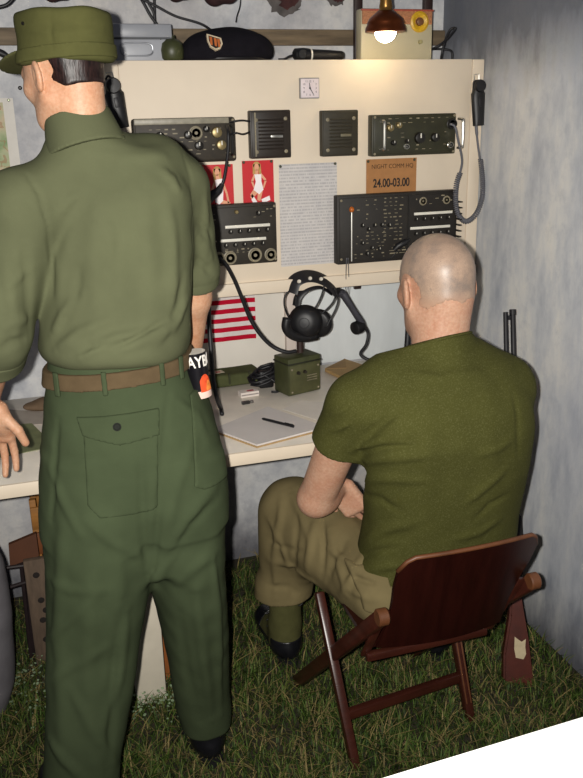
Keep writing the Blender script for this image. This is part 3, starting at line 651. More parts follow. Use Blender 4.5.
# olive canister
o = thing('olive_grenade', 'small rounded olive green canister between metal box and beret', 'canister', (topx(172, 2.57), 2.57, TZ))
q = MB(); q.lathe([(.024, 0), (.032, .008), (.034, .030), (.030, .048), (.018, .058), (.012, .060)], (0, 0, 0), n=24); q.build('canister_body', OLIVEG, o, 60)
q = MB(); q.lathe([(.012, .059), (.012, .068), (.008, .071)], (0, 0, 0), n=16); q.tube([(0, 0, .069), (-.018, -.004, .074), (-.030, -.006, .060), (-.033, -.006, .045)], [.004, .004, .0035, .003], 8); q.build('fuse_lever', mat('olive_cap', '2c2e1c', .4), o)
# beret
bc = np.array([topx(229, 2.57), 2.60, TZ]); o = thing('beret', 'black beret with shield flash on top of the cabinet', 'beret', bc)
F = Field(bc+[-.16, -.10, -.01], bc+[.16, .10, .12], .003)
F.ell(bc+[0, 0, .020], (.134, .068, .030), k=.02); F.ell(bc+[.000, .0, .052], (.098, .058, .040), k=.04); F.ell(bc+[.06, .0, .040], (.07, .055, .036), k=.04); F.ell(bc+[-.065, .0, .030], (.06, .055, .034), k=.04); F.plane(bc+[0, 0, .0015], (0, 0, -1)).ripple(.0012, 60, 3)
F.build('beret_cap', fabric('black_wool', '17151a', .2, sc=40), o)
q = MB(); q.tube([(.128*math.cos(g), .064*math.sin(g), .007) for g in np.arange(40)*2*PI/40], .006, 8, closed=True); q.build('sweatband', mat('black_leather_band', '0f0d0f', .4), o, 180)
bp = at(214, 43.5, bc[1]-.066)-bc; M = Matrix.Translation(Vector(bp)) @ Matrix.Rotation(-.42, 4, 'X') @ Matrix.Rotation(.28, 4, 'Y')
shield = [(-.025, .021), (.017, .020), (.024, .004), (.020, -.012), (.008, -.020), (-.010, -.014), (-.020, .002)]
def sh(sc, y0, y1, name, m, par, poly=shield): q = MB(); q.M = M; q.prism([(x*sc, z*sc) for x, z in poly], y0, y1); return q.build(name, m, par, 0)
fl = sh(1, -.004, .012, 'flash_badge', mat('badge_border', 'c9b79a', .7), o)
sh(.78, -.0052, -.0038, 'badge_field', mat('badge_black', '1d1410', .7), fl)
for x0 in (-.018, .0, .014): sh(1, -.0062, -.005, 'badge_stripe', mat('badge_orange', 'b5602a', .7, .2), fl, [(x0*.7-.004, .0135), (x0*.7+.004, .0135), (x0*.7+.009, -.0095), (x0*.7+.003, -.0095)])
# lying handset
o = thing('telephone_handset', 'black handset lying on the cabinet top right of the beret', 'handset', (topx(319, 2.56), 2.57, TZ))
q = MB(); q.tube([(-.078, 0, .018), (-.072, 0, .018), (-.045, 0, .019), (-.02, 0, .017), (.03, 0, .016), (.074, 0, .0145), (.080, 0, .014)], [.009, .017, .018, .016, .015, .0135, .009], 16); q.build('grip', BLACK, o, 50)
q = MB(); q.tube([(-.026+.0005, 0, .017), (-.021, 0, .017)], .0178, 16); q.build('white_band', OFFW, o)
q = MB(); q.lathe([(.013, 0), (.015, .008), (.012, .012)], (-.055, -.010, .018), (0, -1, 0), 16); q.build('mouthpiece', BLACK, o, 50)
q = MB(); q.tube(spline([(-.076, 0, .016), (-.092, -.006, .012), (-.108, -.008, .005), (-.125, -.004, .004)], 5), .0035, 8); q.build('cord_stub', RUB, o, 180)
# cream loudspeaker box with yellow dial
xa, xb = topx(361, 2.56), topx(432, 2.56); w = xb-xa; o = thing('cream_receiver', 'cream coloured receiver with yellow dial behind the hanging lamp', 'radio', ((xa+xb)/2, 2.56, TZ)); h = at(395, 8.5, 2.56)[2]-TZ
q = MB(); q.bx((-w/2, 0, 0), (w/2, .045, h), .006); q.build('case', mat('cream_enamel', 'b3a98c', .5, .06, 12), o)
q = MB(); q.bx((-w/2+.003, -.003, h*.70), (w/2-.004, .002, h-.006), .001); q.build('grille', mat('orange_grille_cloth', 'a8704c', .8, .5, 400), o)
q = MB(); q.bx((-w/2, -.004, h-.007), (w/2, .004, h-.002), .001); q.build('red_trim', mat('faded_red_trim', 'a04a38', .5), o)
dp = at(419, 22, 2.56)-np.array([(xa+xb)/2, 2.56, TZ])
q = MB(); q.lathe([(.030, 0), (.030, .004), (.024, .007), (.014, .003), (.013, .001)], (dp[0], -.001, dp[2]), (0, -1, 0), 28); q.build('yellow_dial', mat('dial_yellow', 'c49a1c', .45, .1), o, 40)
q = MB(); q.lathe([(.012, 0), (.011, .010), (.007, .012)], (dp[0], -.001, dp[2]), (0, -1, 0), 18); q.build('dial_knob', mat('dial_brown', '6b4424', .5, .2), o, 40)
kp = at(420, 42, 2.56)-np.array([(xa+xb)/2, 2.56, TZ])
q = MB(); q.lathe([(.007, 0), (.006, .008), (.003, .009)], (kp[0], 0, kp[2]), (0, -1, 0), 14); q.build('knob', mat('pale_knob', '9c9468', .4), o, 40)
cord('looped_cable', 'looped black cable end right of the cream receiver', [at(430, 50, 2.62), at(438, 46, 2.60), at(446, 40, 2.60), at(454, 31, 2.60), at(455, 28, 2.60), at(450, 30, 2.61), at(445, 41, 2.61), at(442, 53, 2.61), at(441, 60, 2.62)], .0038)
cord('bent_cable', 'bent black cable rising beside the cream receiver', [at(432, 49, 2.66), at(440, 49, 2.64), at(449, 50, 2.63), at(452, 53, 2.63), at(452, 62, 2.63)], .0036)
# hanging copper lamp
lp = at(385.5, 30, 2.40); LZ = lp[2]
o = thing('hanging_lamp', 'copper bell lamp with lit bulb hanging before the cream receiver', 'lamp', (lp[0], lp[1], LZ))
COP = mat('aged_copper', '7a3f22', .28, .2, 20, metal=.85)
q = MB(); q.lathe([(.056, -.006), (.058, -.004), (.057, .006), (.052, .014), (.053, .018), (.047, .030), (.030, .044), (.022, .050), (.012, .052)], (0, 0, 0), n=36); q.lathe([(.010, .049), (.026, .044), (.045, .024), (.052, .002), (.054, -.005)], (0, 0, 0), n=36); q.build('shade', COP, o, 50)
q = MB(); q.lathe([(.022, .050), (.018, .056), (.019, .060), (.0165, .075), (.019, .10), (.021, .12)], (0, 0, 0), n=24); q.build('lamp_neck', mat('lamp_brass', '8f6a38', .3, .2, metal=.8), o, 50)
q = MB(); q.cyl((0, 0, .119), (0, 0, .80), .004, n=8); q.build('lamp_cord', RUB, o)
t = NT('lit_bulb'); t.set('Base Color', lin('fff0d0')); t.set('Emission Color', (1, .78, .45, 1)); nn = t.n('LayerWeight', {'Blend': .35}); t.set('Emission Strength', t.math('SUBTRACT', 30.0, t.math('MULTIPLY', nn.outputs[1], 8.0)))
q = MB(); q.ball((0, 0, -.004), (.031, .031, .030), 24, 16); q.lathe([(.016, .02), (.014, .045)], (0, 0, 0), n=14); bulb = q.build('bulb', t.m, o, 180); bulb.visible_shadow = True
# cables and bundles above
cord('ceiling_cable', 'black cable slanting down behind the beret', [at(125, -8, 2.66), at(152, 4, 2.66), at(175, 16, 2.66), at(203, 25, 2.66), at(222, 40, 2.68)], .0036)
for i, (p, lb) in enumerate((([(136, -10), (144, 4), (152, 18), (164, 32), (175, 42)], 'leftmost black cable dropping behind the metal box'), ([(142, -10), (149, 4), (154, 14), (155.5, 30), (156, 50)], 'middle black cable dropping behind the metal box'), ([(154, -10), (154.5, 10), (155, 24), (157, 42)], 'straight black cable dropping behind the metal box'))):
    cord('hanging_cable', lb, [at(a, b_, 2.705+.012*i) for a, b_ in p], .0042)
cord('wall_cable', 'thin grey-black wire curving down to the top of the beret', [at(241, -8, 2.73), at(240, 6, 2.73), at(237, 16, 2.72), at(236, 22, 2.70)], .002)
cord('corner_cable', 'black cable looping at the top left corner', [at(-4, 8, 2.6), at(8, 4, 2.6), at(18, -8, 2.6)], .005)
def bundle(label, x0, x1, y, Y, seed):
    a = at(x0, y, Y); b_ = at(x1, y, Y); c = (a+b_)/2; w = (b_[0]-a[0])/2; o = thing('cloth_bundle', label, 'bundle', c+[0, 0, .03], 'dark bundles hanging under the ceiling')
    F = Field(c+[-w-.02, -.06, -.02], c+[w+.02, .06, .14], .004)
    F.ell(c+[-w*.3, 0, .045], (w*.62, .04, .045), k=.02); F.ell(c+[w*.4, 0, .05], (w*.56, .036, .044), k=.02); F.ell(c+[0, 0, .085], (w*.5, .03, .05), k=.02); F.ripple(.003, 50, seed); F.build('cloth', mat('dark_maroon_cloth', '33191a', .8, .4, 40, .2, 200), o)
    q = MB(); q.tube([(0, 0, .07), (.005, 0, .2), (0, 0, .5)], .004, 6); q.build('tie_string', RUB, o)
bundle('dark maroon cloth bundle hanging left of the lamp wire, above the canister', 164, 197, 2.5, 2.6, 1); bundle('dark maroon cloth bundle hanging above the beret', 201, 241, 7, 2.6, 2); bundle('dark cloth bundle hanging directly above the cap', 38, 78, 3, 2.6, 3)
q = MB(); q.tube([at(-6, 50, 2.7), at(3, 54, 2.7), at(11, 58, 2.7)], [.010, .010, .004], 10); tag(q.build('dark_rod', RUB, None, 50), 'dark pointed rod end left of the cap peak', 'rod')
# broken plaster patch on the upper wall
def patch(x, y, r, seed):
    c = at(x, y, WY-.019); g = random.Random(seed); n = 26
    return [(c[0]+r*1.5*math.cos(2*PI*k/n)*g.uniform(.7, 1.15), c[2]+r*math.sin(2*PI*k/n)*g.uniform(.65, 1.15)) for k in range(n)]
for (x, y, r, s, lb) in ((288, 2, .040, 4, 'dark hole of broken plaster in the wall above the beret'), (338, -1, .022, 9, 'small dark plaster hole left of the dark post')):
    q = MB(); q.prism(patch(x, y, r, s), WY-.003, WY+.0005); o = q.build('plaster_hole', mat('raw_plaster', '55504e', .9, .3, 30, .5, 60), None, 0); tag(o, lb, 'wall damage', kind='structure')
    q = MB(); q.prism(patch(x+2, y-1, r*.55, s+1), WY-.005, WY-.002); q.build('exposed_core', mat('exposed_brick', '3c1f1e', .9, .4, 40, .5, 80), o, 0)
# ================================================================== ON THE DESK
def D(x, y, z=ZT): return on(x, y, z)
# green radio box
bl, bf, br = D(259, 389.5), D(289, 398), D(321, 390.5); zt = at(289, 362, bf[1])[2]
ex = unit(br-bf); ey = unit(bl-bf); wx = np.linalg.norm(br-bf); wy = .085; ang = math.atan2(ex[1], ex[0])
bo = thing('green_radio_box', 'olive green metal radio box on the desk carrying the headset', 'radio', bf, rot=(0, 0, ang)); hb = zt-ZT+.006
q = MB(); q.bx((0, 0, .003), (wx, wy, hb), .005); q.build('case', OLIVEG, bo)
q = MB(); q.bx((.004, -.0025, .008), (wx-.004, .001, hb-.022), .002); fp = q.build('front_panel', mat('box_face_paint', '47472a', .5, .2, 30, .1, 200), bo)
q = MB(); q.bx((-.0015, -.0015, hb-.020), (wx+.0015, wy+.001, hb-.015), .001); q.build('lid_seam', mat('dark_olive_seam', '1f2014', .5), bo)
for x, z in ((.012, hb-.034), (wx-.012, hb-.034), (.012, .016), (wx-.012, .016)): q = MB(); q.lathe([(.0035, 0), (.0035, .001), (.002, .0025)], (x, -.0025, z), (0, -1, 0), 10); q.build('screw', GREYM, fp)
for k in range(3): q = MB(); q.bx((wx*.55, -.004, hb*.36+.008*k), (wx*.86, -.002, hb*.36+.0025+.008*k)); q.build('vent_slot', GREYM, fp)
for k in range(2): q = MB(); q.lathe([(.006, 0), (.005, .008)], (wx*(.28+.2*k), -.0025, hb*.62), (0, -1, 0), 12); q.build('button', OLIVE, fp)
# headset on its post above the box
hc = at(312, 322, 2.50); hbase = np.array([at(300, 345, 2.495)[0], 2.495, ZT+hb+.004])
ho = thing('headset', 'black headset with perforated headband resting on the green radio box', 'headset', hbase)
def hl(p): return np.array(p)-hbase
q = MB(); q.cyl((0, 0, 0), (0, 0, .055), .011, n=14); q.build('stand_post', mat('brown_post', '30201c', .5), ho)
def P2(x, y, dy=0): return hl(at(x, y, 2.49+dy))
HB = mat('black_headband', '131115', .45, .2)
# crown band: a broad curved leather band with rivet holes
q = MB(); pts = spline([P2(289, 292), P2(293, 281), P2(302, 275.5), P2(313, 275), P2(324, 279), P2(333, 286), P2(338, 294)], 6)
q.tube([Vector(p) for p in pts], [(.030, .004)]*len(pts), 12, up=(0, .35, 1)); bd = q.build('headband', HB, ho, 60)
q = MB(); pts = spline([P2(296, 306, .0), P2(298, 297, .0), P2(306, 289, .0), P2(320, 286, .0), P2(332, 293, .0)], 5); q.tube([Vector(p) for p in pts], [(.013, .0025)]*len(pts), 10, up=(0, .2, 1)); q.build('rear_band', HB, ho, 60)
for x, y in ((299, 281.5), (310, 278.5), (321, 279)): q = MB(); p = P2(x, y, -.016); q.lathe([(.0062, 0), (.005, .006)], tuple(p), (0, -1, .3), 14); q.build('rivet', mat('pale_rivet', 'cfc8ba', .4), bd)
for pl in ([(291, 288), (285, 296), (284.5, 306), (288, 316), (292, 320)], [(296, 296), (296, 306), (297, 314)], [(325, 282), (322, 294), (318, 303), (315, 308)], [(334, 288), (338, 298), (336, 308), (331, 318), (326, 328)], [(337, 292), (333, 302), (327, 309), (321, 314)]):
    q = MB(); q.tube([Vector(p) for p in spline([P2(a, b_, -.012 if a > 300 else 0) for a, b_ in pl], 5)], .0028, 7); q.build('wire_yoke', BLACK, ho, 180)
def cup(c, ax, r, nm):
    q = MB(); q.lathe([(r*.86, -.022), (r*1.05, -.016), (r*1.08, -.006), (r*.98, .002), (r*.96, .008), (r*.82, .018), (r*.45, .024), (.001, .025)], tuple(c), ax, 28); e = q.build(nm, BLACK, ho, 50)
    q = MB(); ax = unit(ax); q.lathe([(r*.34, 0), (r*.30, .005), (r*.1, .006)], tuple(np.array(c)+ax*.022), ax, 18); q.build('cup_boss', RUB, e, 50)
cup(P2(305, 322, -.03), (-.40, -.9, .1), .050, 'ear_cup'); cup(P2(319, 322, .04), (.6, .7, .1), .044, 'ear_cup')
q = MB(); q.tube([Vector(p) for p in spline([P2(287, 318, -.055), P2(286, 328, -.055), P2(292, 335, -.05), P2(303, 338, -.04), P2(316, 336, -.02)], 5)], [.014]*21, 10); q.build('chin_pad', BLACK, ho, 180)
# black cables of headset and left radio
cord('receiver_cable', 'thick black cable sagging from the left radio across the flag to the headset', [at(218, 257, 2.44), at(226, 265, 2.44), at(234, 279, 2.46), at(242, 298, 2.47), at(250, 318, 2.48), at(260, 334, 2.48), at(272, 346, 2.48), at(286, 352, 2.47), at(296, 351, 2.47)], .0062)
cord('drop_cable', 'black cable falling behind the standing man\'s forearm to the desk', [at(210, 262, 2.40), at(209, 290, 2.38), at(209, 320, 2.36), at(211, 350, 2.34), at(213, 378, 2.32), at(217, 398, 2.30), D(221, 409, ZT+.006), D(222, 414, ZT+.006)], .0068)
# canvas case behind with bundled cable
c0, c1 = D(206, 391), D(268, 394); o = thing('canvas_case', 'flat olive canvas case lying on the desk left of the green box', 'case', ((c0[0]+c1[0])/2, c0[1]+.02, ZT), rot=(0, 0, math.radians(4)))
L = c1[0]-c0[0]+.03; F = Field((-L/2-.02, -.03, -.01), (L/2+.02, .10, .06), .003); F.ell((0, .035, .0225), (L/2, .05, .022), box=.012).ripple(.0012, 45, 5); F.plane((0, 0, .001), (0, 0, -1)); v, f = F.mesh(); q = mk('case_body', v, f, fabric('olive_canvas', '4b4f33', .15, sc=30), o, 180, local=True)
q = MB(); q.box((-.010, -.012, .030), (.006, .012, .036), .002); q.box((.06, -.012, .030), (.006, .012, .036), .002); q.build('strap', mat('dark_webbing', '33351f', .9, .2), o)
q = MB(); q.box((-.045, .028, .0458), (.055, .030, .0012), .0003, 1, Matrix.Rotation(.1, 4, 'Z')); lb = q.build('paper_tag', mat('paper_tag', 'b9ae98', .7, .1), o); q = MB(); q.box((-.036, .026, .0466), (.014, .010, .0006)); q.build('red_mark', mat('red_ink', 'a8323a', .6), lb)
o = thing('cable_bundle', 'tangled black cable bundle beside the green radio box', 'cable', D(273, 392)+[0, .05, 0]); g = random.Random(5)
for k in range(7):
    n = 9; r0 = g.uniform(.028, .046); ph = g.uniform(0, 6.3); q = MB()
    q.tube([Vector((-.012+r0*1.25*math.cos(ph+2*PI*i/n)+g.uniform(-.004, .004), r0*.6*math.sin(ph+2*PI*i/n), .035+.006*k*.8+r0*.55*math.sin(ph+1+2*PI*i/n)*.9)) for i in range(n)], .0042, 7, closed=True); q.build('loop', RUB, o, 180)
q = MB(); q.tube(spline([(-.02, -.02, .05), (.01, -.03, .03), (.022, -.055, .008), (.006, -.066, .005), (-.008, -.06, .005)], 5), .004, 8); q.build('loose_end', RUB, o, 180)
q = MB(); q.box((-.010, 0, .033), (.050, .034, .060), .008, 3); q.build('connector_block', BLACK, o)
# match packet, eraser
p = D(250, 397); o = thing('match_packet', 'small white packet with red dot in front of the cable bundle', 'packet', p, rot=(0, 0, .10))
q = MB(); q.box((0, .012, .009), (.062, .030, .017), .001, 1); q.build('carton', mat('white_carton', 'd9cfc6', .6, .04), o)
q = MB(); q.box((.006, .012, .0178), (.022, .011, .0008)); q.build('red_dot', mat('packet_red', '9a2430', .5), o)
q = MB(); q.box((.0, -.0032, .009), (.058, .0006, .004)); q.build('striking_strip', mat('strip_grey', '8f8582', .8), o)
p = D(247, 404); o = thing('pocket_lighter', 'small dark metal lighter in front of the white packet', 'lighter', p, rot=(0, 0, .12))
q = MB(); q.box((-.004, 0, .0055), (.026, .012, .010), .002); q.build('lighter_body', mat('dark_metal', '4c4a4a', .3, .1, metal=.8), o); q = MB(); q.box((.016, 0, .0055), (.010, .010, .009), .002); q.build('lighter_cap', mat('pale_metal', '8a8784', .3, .1, metal=.8), o)
# folder with sheets, pen
P4 = [D(*p) for p in ((213, 431), (261, 409.5), (325, 428.5), (265, 445))]
def flat(poly, z0, z1, name, m, par, base): q = MB(); n = len(poly); vs = [(x-base[0], y-base[1], z0) for x, y, *_ in poly]+[(x-base[0], y-base[1], z1) for x, y, *_ in poly]; q.add(vs, [tuple(range(n-1, -1, -1)), tuple(range(n, 2*n))]+[(k, (k+1) % n, (k+1) % n+n, k+n) for k in range(n)]); return q.build(name, m, par, 0)
P4 = [D(*p) for p in ((212, 432), (268, 409), (327, 430), (257, 448.5))]; base = np.array([*P4[3][:2], ZT]); o = thing('writing_pad', 'writing pad with tan backing and grey paper under the pen', 'pad', base)
flat(P4, .001, .005, 'backing', mat('tan_card', 'a5875a', .8, .1, 40), o, base); cen = sum(P4)/4; flat([cen+(p-cen)*.975 for p in P4], .005, .010, 'paper_sheets', mat('grey_paper', 'cfc8c4', .7, .05, 12), o, base)
P5 = [D(*p) for p in ((283, 413), (300, 404), (345, 408), (336, 421), (318, 424))]; base = np.array([*P5[1][:2], ZT+.011]); o = thing('loose_sheet', 'loose blank sheet overlapping the writing pad on the right', 'paper', base); flat(P5, .0002, .0012, 'sheet', mat('loose_paper', 'd8d0c6', .7, .05, 12), o, base)
pa, pb = D(262, 418.5, ZT+.0145), D(294, 426.5, ZT+.0145); o = thing('pen', 'black pen lying on the writing pad', 'pen', pa); v = Vector(pb-pa); q = MB(); q.tube([(0, 0, 0), v*.04, v*.3, v*.9], [.0015, .0038, .0042, .004], 10); q.build('pen_barrel', BLACK, o, 50); q = MB(); q.tube([v*.9, v*.99, v], [.0043, .0042, .002], 10); q.build('pen_cap', RUB, o, 50); q = MB(); q.tube([v*.72+Vector((0, 0, .005)), v*.98+Vector((0, 0, .005))], .0012, 6); q.build('clip', KNOB, o)
# brown envelope
P6 = [D(*p) for p in ((325, 372), (345, 362), (366, 369), (350, 384))]; base = np.array([*P6[0][:2], ZT]); o = thing('brown_envelope', 'brown paper envelope on the desk behind the green box', 'envelope', base)
KRAFT = mat('kraft_paper', '9c7f52', .8, .1, 20); flat(P6, .001, .012, 'envelope_body', KRAFT, o, base); cen = sum(P6)/4; flat([P6[0], P6[1], cen], .012, .0135, 'flap', mat('kraft_flap', '8d7148', .8, .1, 20), o, base)
# desk map, brown pouch, papers at the left
P7 = [D(*p) for p in ((-40, 466), (-30, 428), (32, 424), (46, 438), (44, 449))]; base = np.array([*P7[0][:2], ZT]); o = thing('folded_map', 'olive green map sheet on the desk under the standing man\'s left hand', 'map', base); flat(P7, .0005, .0025, 'map_sheet', mat('map_green', '6f7350', .7, .25, 18), o, base)
P8 = [D(*p) for p in ((-40, 424), (10, 410), (46, 413), (48, 424), (0, 428))]; base = np.array([*P8[0][:2], ZT]); o = thing('paper_sheet', 'pale crumpled paper sheet on the desk behind the green map', 'paper', base); flat(P8, .0005, .002, 'sheet', mat('pale_sheet', 'a89d92', .7, .08, 20), o, base)
p = D(44, 411); F = Field(p+[-.07, -.02, -.01], p+[.07, .07, .05], .003); F.ell(p+[0, .02, .013], (.060, .030, .014), k=.02); F.ell(p+[.02, .03, .020], (.035, .022, .014), k=.02); F.plane(p+[0, 0, .0015], (0, 0, -1)).ripple(.0015, 60, 8); o = thing('brown_pouch', 'small brown cloth pouch on the desk left of the standing man\'s hip', 'pouch', p); F.build('pouch_body', fabric('brown_cloth', '6b5846', .2, sc=40), o)
# hanging grey handset on a thin string
o = thing('grey_handset', 'grey handset hanging by a thin cord below the right radio', 'handset', at(352, 312, 2.52)); G = lambda x, y, dy=0: Vector(loc(o, at(x, y, 2.52+dy)))
GH = mat('worn_grey_plastic', '3a3940', .45, .15)
q = MB(); q.tube([G(340, 291), G(343, 294), G(352, 308), G(361, 322), G(363, 326)], [(.012, .010), (.019, .013), (.016, .011), (.017, .012), (.012, .010)], 12, up=(0, 1, 0)); q.build('grip', GH, o, 50)
q = MB(); q.lathe([(.020, 0), (.022, .012), (.021, .030), (.016, .033)], tuple(G(361, 326)), tuple(G(351, 330, -.02)-G(361, 326)), 18); q.build('mouthpiece', BLACK, o, 50)
q = MB(); q.lathe([(.014, 0), (.0155, .008), (.012, .012)], tuple(G(342, 293)), (-.3, -.6, -.8), 18); q.build('earpiece', GH, o, 50)
q = MB(); q.tube([Vector(loc(o, p)) for p in spline([at(348, 258, PY-.062), at(348.5, 270, PY-.03), at(349, 282, 2.50), at(348, 294, 2.51)], 5)], .0012, 6); q.tube([Vector(loc(o, p)) for p in spline([at(346.5, 258, PY-.062), at(346, 272, PY-.03), at(346, 284, 2.50), at(345, 293, 2.51)], 5)], .0012, 6); q.build('string', GREYRUB, o, 180)
q = MB(); q.tube([Vector(loc(o, p)) for p in spline([at(364, 325, 2.52), at(368, 334, 2.52), at(366, 345, 2.51), at(360.5, 354, 2.50), at(369, 360, 2.48), at(384, 363, 2.46), at(396, 360, 2.44), at(404, 352, 2.42)], 6)], [.0052]*42+[.0065]*1, 8); q.build('cord', RUB, o, 180)
cord('neck_cable', 'thick black cable hanging behind the bald man\'s neck', [at(409, 252, 2.44), at(409, 290, 2.44), at(408.5, 320, 2.43), at(407, 346, 2.42), at(404, 366, 2.42)], .0098)
# ================================================================== FOLDING CHAIR
WOOD = mat('mahogany_stain', '3a1a12', .32, .25, 9, .08, 60, stretch=(1, 1, 6)); WOODP = mat('mahogany_panel', '240b07', .3, .25, 7, .05, 60, stretch=(6, 1, 1)); WOODE = mat('worn_wood_edge', '5f381f', .5, .2, 20)
cp = np.array([.86, 1.75, 0]); ch = thing('folding_chair', 'dark mahogany wooden folding chair under the seated man', 'chair', cp)
cl = lambda p: Vector(np.array(p)-cp)
def beam(name, a, b, w, t, m=WOOD, side=(1, 0, 0)):
    a = cl(a); b = cl(b); z = (b-a).normalized(); x = Vector(side); x = (x-z*x.dot(z)).normalized(); y = z.cross(x); M = Matrix((x, y, z)).transposed().to_4x4(); M.translation = a
    q = MB(); q.M = M; q.box((0, 0, (b-a).length/2), (w, t, (b-a).length), min(w, t)*.22); return q.build(name, m, ch)
# backrest: curved plywood panel
BL0, BR0 = at(400, 556, 1.545), at(541, 532, 1.545); q = MB(); nx, nz = 22, 12; vs = []
tl = (at(402, 561, 1.535), at(543, 533, 1.545)); bl_ = (at(377, 648, 1.60), at(500, 622, 1.61))
for side in (0, 1):
    for i in range(nx+1):
        u = i/nx
        for j in range(nz+1):
            v = j/nz; a = bl_[0]+(bl_[1]-bl_[0])*u; b_ = tl[0]+(tl[1]-tl[0])*u; e = abs(2*u-1); vv = v
            # the upper corners are rounded and the sides pinch at mid height
            top = 1.0+.025*(1-e**2)-.13*max(0, (e-.80)/.20)**2.2; p = a+(b_-a)*vv*top
            cx = (a+b_)[0]/2*0; mid = (bl_[0]+bl_[1])/2*(1-v)+(tl[0]+tl[1])/2*v; pin = 1-.055*math.sin(PI*min(1, v*1.25))*1.0
            p = mid+(p-mid)*np.array([pin, 1, 1]) if True else p
            p = np.array([p[0], p[1]-.022*(1-e**2)*1.0+(.0 if side == 0 else .011), p[2]]); vs.append(p-cp)
W_ = (nx+1)*(nz+1); fs = []
for i in range(nx):
    for j in range(nz):
        k = i*(nz+1)+j; fs.append((k, k+nz+1, k+nz+2, k+1)); fs.append((W_+k, W_+k+1, W_+k+nz+2, W_+k+nz+1))
ed = [i*(nz+1) for i in range(nx+1)]+[nx*(nz+1)+j for j in range(1, nz+1)]+[i*(nz+1)+nz for i in range(nx-1, -1, -1)]+[j for j in range(nz-1, 0, -1)]
for k in range(len(ed)): a, b_ = ed[k], ed[(k+1) % len(ed)]; fs.append((a, W_+a, W_+b_, b_))
q.add(vs, fs); bk = q.build('backrest', WOODP, ch, 50)
rim = [Vector(vs[i*(nz+1)+nz])+Vector((0, .0055, .0005)) for i in range(nx+1)]; q = MB(); q.tube(rim, .0058, 8); q.build('worn_top_edge', WOODE, bk, 180)
# uprights, legs, rails, seat
kL, kR = at(382, 617, 1.56), at(533, 581, 1.57); fL = on(297, 682, .012); fR = np.array([fL[0]+.375, fL[1]+.02, .012])
for k_, f_ in ((kL, fL), (kR, fR)):
    d = unit(f_-k_); beam('upright', k_-d*.012, f_, .022, .038); q = MB(); q.cyl(cl(k_+[-.013, 0, 0]), cl(k_+[.013, 0, 0]), .021, n=18, bev=.003); q.build('pivot_cap', WOODE, ch)
gL, gR = on(356, 770, .0), on(470, 722, .0); tL, tR = at(324, 617, 1.84), at(455, 632, 1.80); tL = np.array([tL[0], tL[1], tL[2]]); 
for g_, t_ in ((gL, tL), (gR, tR)):
    d = unit(t_-g_); e_ = g_+d*((.385)/d[2]); beam('leg', g_, e_, .024, .030)
    for s_ in (-.0065, .0065): beam('leg_groove', g_+d*.06+np.array([s_, -.0155, .0]), g_+d*.34+np.array([s_, -.0155, 0]), .004, .002, WOODE)
def alongleg(g_, t_, z): return g_+(t_-g_)*((z-g_[2])/(t_-g_)[2])
beam('rail', alongleg(gL, tL, .115), alongleg(gR, tR, .115), .028, .020, side=(0, 0, 1))
beam('seat_rail', at(366, 657, 1.63), at(486, 630, 1.63), .022, .018, side=(0, 0, 1))
for s_, k_ in ((at(364, 655, 1.64), kL), (at(488, 628, 1.64), kR)): beam('bracket', s_, k_+[.018 if k_ is kL else -.018, .02, 0], .020, .010)
seat = [np.array([fL[0]+.055, 2.0, .405]), np.array([fL[0]+.375, 2.0, .405]), np.array([1.015, 1.64, .355]), np.array([.69, 1.64, .355])]
q = MB(); v8 = [cl(p) for p in seat]+[cl(p+np.array([0, 0, .014])) for p in seat]; q.add(v8, [(0, 3, 2, 1), (4, 5, 6, 7), (0, 1, 5, 4), (1, 2, 6, 5), (2, 3, 7, 6), (3, 0, 4, 7)]); q.build('seat', WOODP, ch)
# ================================================================== CARBINE leaning in the corner
bt = np.array([1.232, 1.80, .012]); mz = at(511, 311, 2.19); d = unit(mz-bt); gun = thing('rifle', 'wooden-stocked rifle leaning on the right wall behind the chair', 'rifle', bt)
gx = unit(np.cross(d, [.85, -.5, 0])); gy = np.cross(d, gx); RL = np.linalg.norm(mz-bt)
# gun frame: t along the barrel, s towards the camera-left edge, q across
LATD = unit(np.cross(FW, d)); LATD = -LATD if LATD[0] < 0 else LATD; DEP = np.cross(LATD, d)
def gp(t, s=0, e=0): return Vector(d*t+LATD*s+DEP*e)
def gprism(poly, th, name, m, bev=.004):
    b = bmesh.new(); A = [b.verts.new(gp(t, s, -th/2)) for t, s in poly]; B = [b.verts.new(gp(t, s, th/2)) for t, s in poly]; n = len(poly)
    b.faces.new(A); b.faces.new(B[::-1]); [b.faces.new((A[k], B[k], B[(k+1) % n], A[(k+1) % n])) for k in range(n)]; bmesh.ops.recalc_face_normals(b, faces=b.faces)
    bmesh.ops.bevel(b, geom=b.edges[:], offset=bev, segments=2, affect='EDGES'); q = MB(); q.bm(b); return q.build(name, m, gun, 40)
GW = mat('reddish_gun_stock', '4a1c10', .4, .3, 14, .1, 60)
st = gprism([(.004, -.050), (-.015, .038), (.12, .026), (.20, .014), (.27, .004), (.33, .008), (.34, -.022), (.26, -.026), (.19, -.028), (.08, -.048)], .036, 'stock', GW, .006)
gprism([(.30, .014), (.36, .014), (.48, .012), (.50, -.018), (.34, -.026), (.30, -.02)], .034, 'receiver', mat('gun_metal', '1b1a1c', .35, .2, metal=.6), .003)
gprism([(.50, .010), (.66, .010), (.66, -.018), (.50, -.020)], .038, 'handguard', GW, .006)
q = MB(); q.cyl(gp(.60, .005), gp(RL, .005), .0085, .0078, 12); q.cyl(gp(RL-.012, .005), gp(RL+.004, .005), .0105, n=12); q.build('barrel', RUB, gun)
q = MB(); q.cyl(gp(.60, -.017), gp(RL-.004, -.017), .0075, .007, 12); q.build('gas_tube', RUB, gun)
q = MB(); q.box(gp(RL-.02, -.006), (.012, .012, .012), .002); q.build('front_sight', RUB, gun)
ws = gp(.085, .004, 0); q = MB()
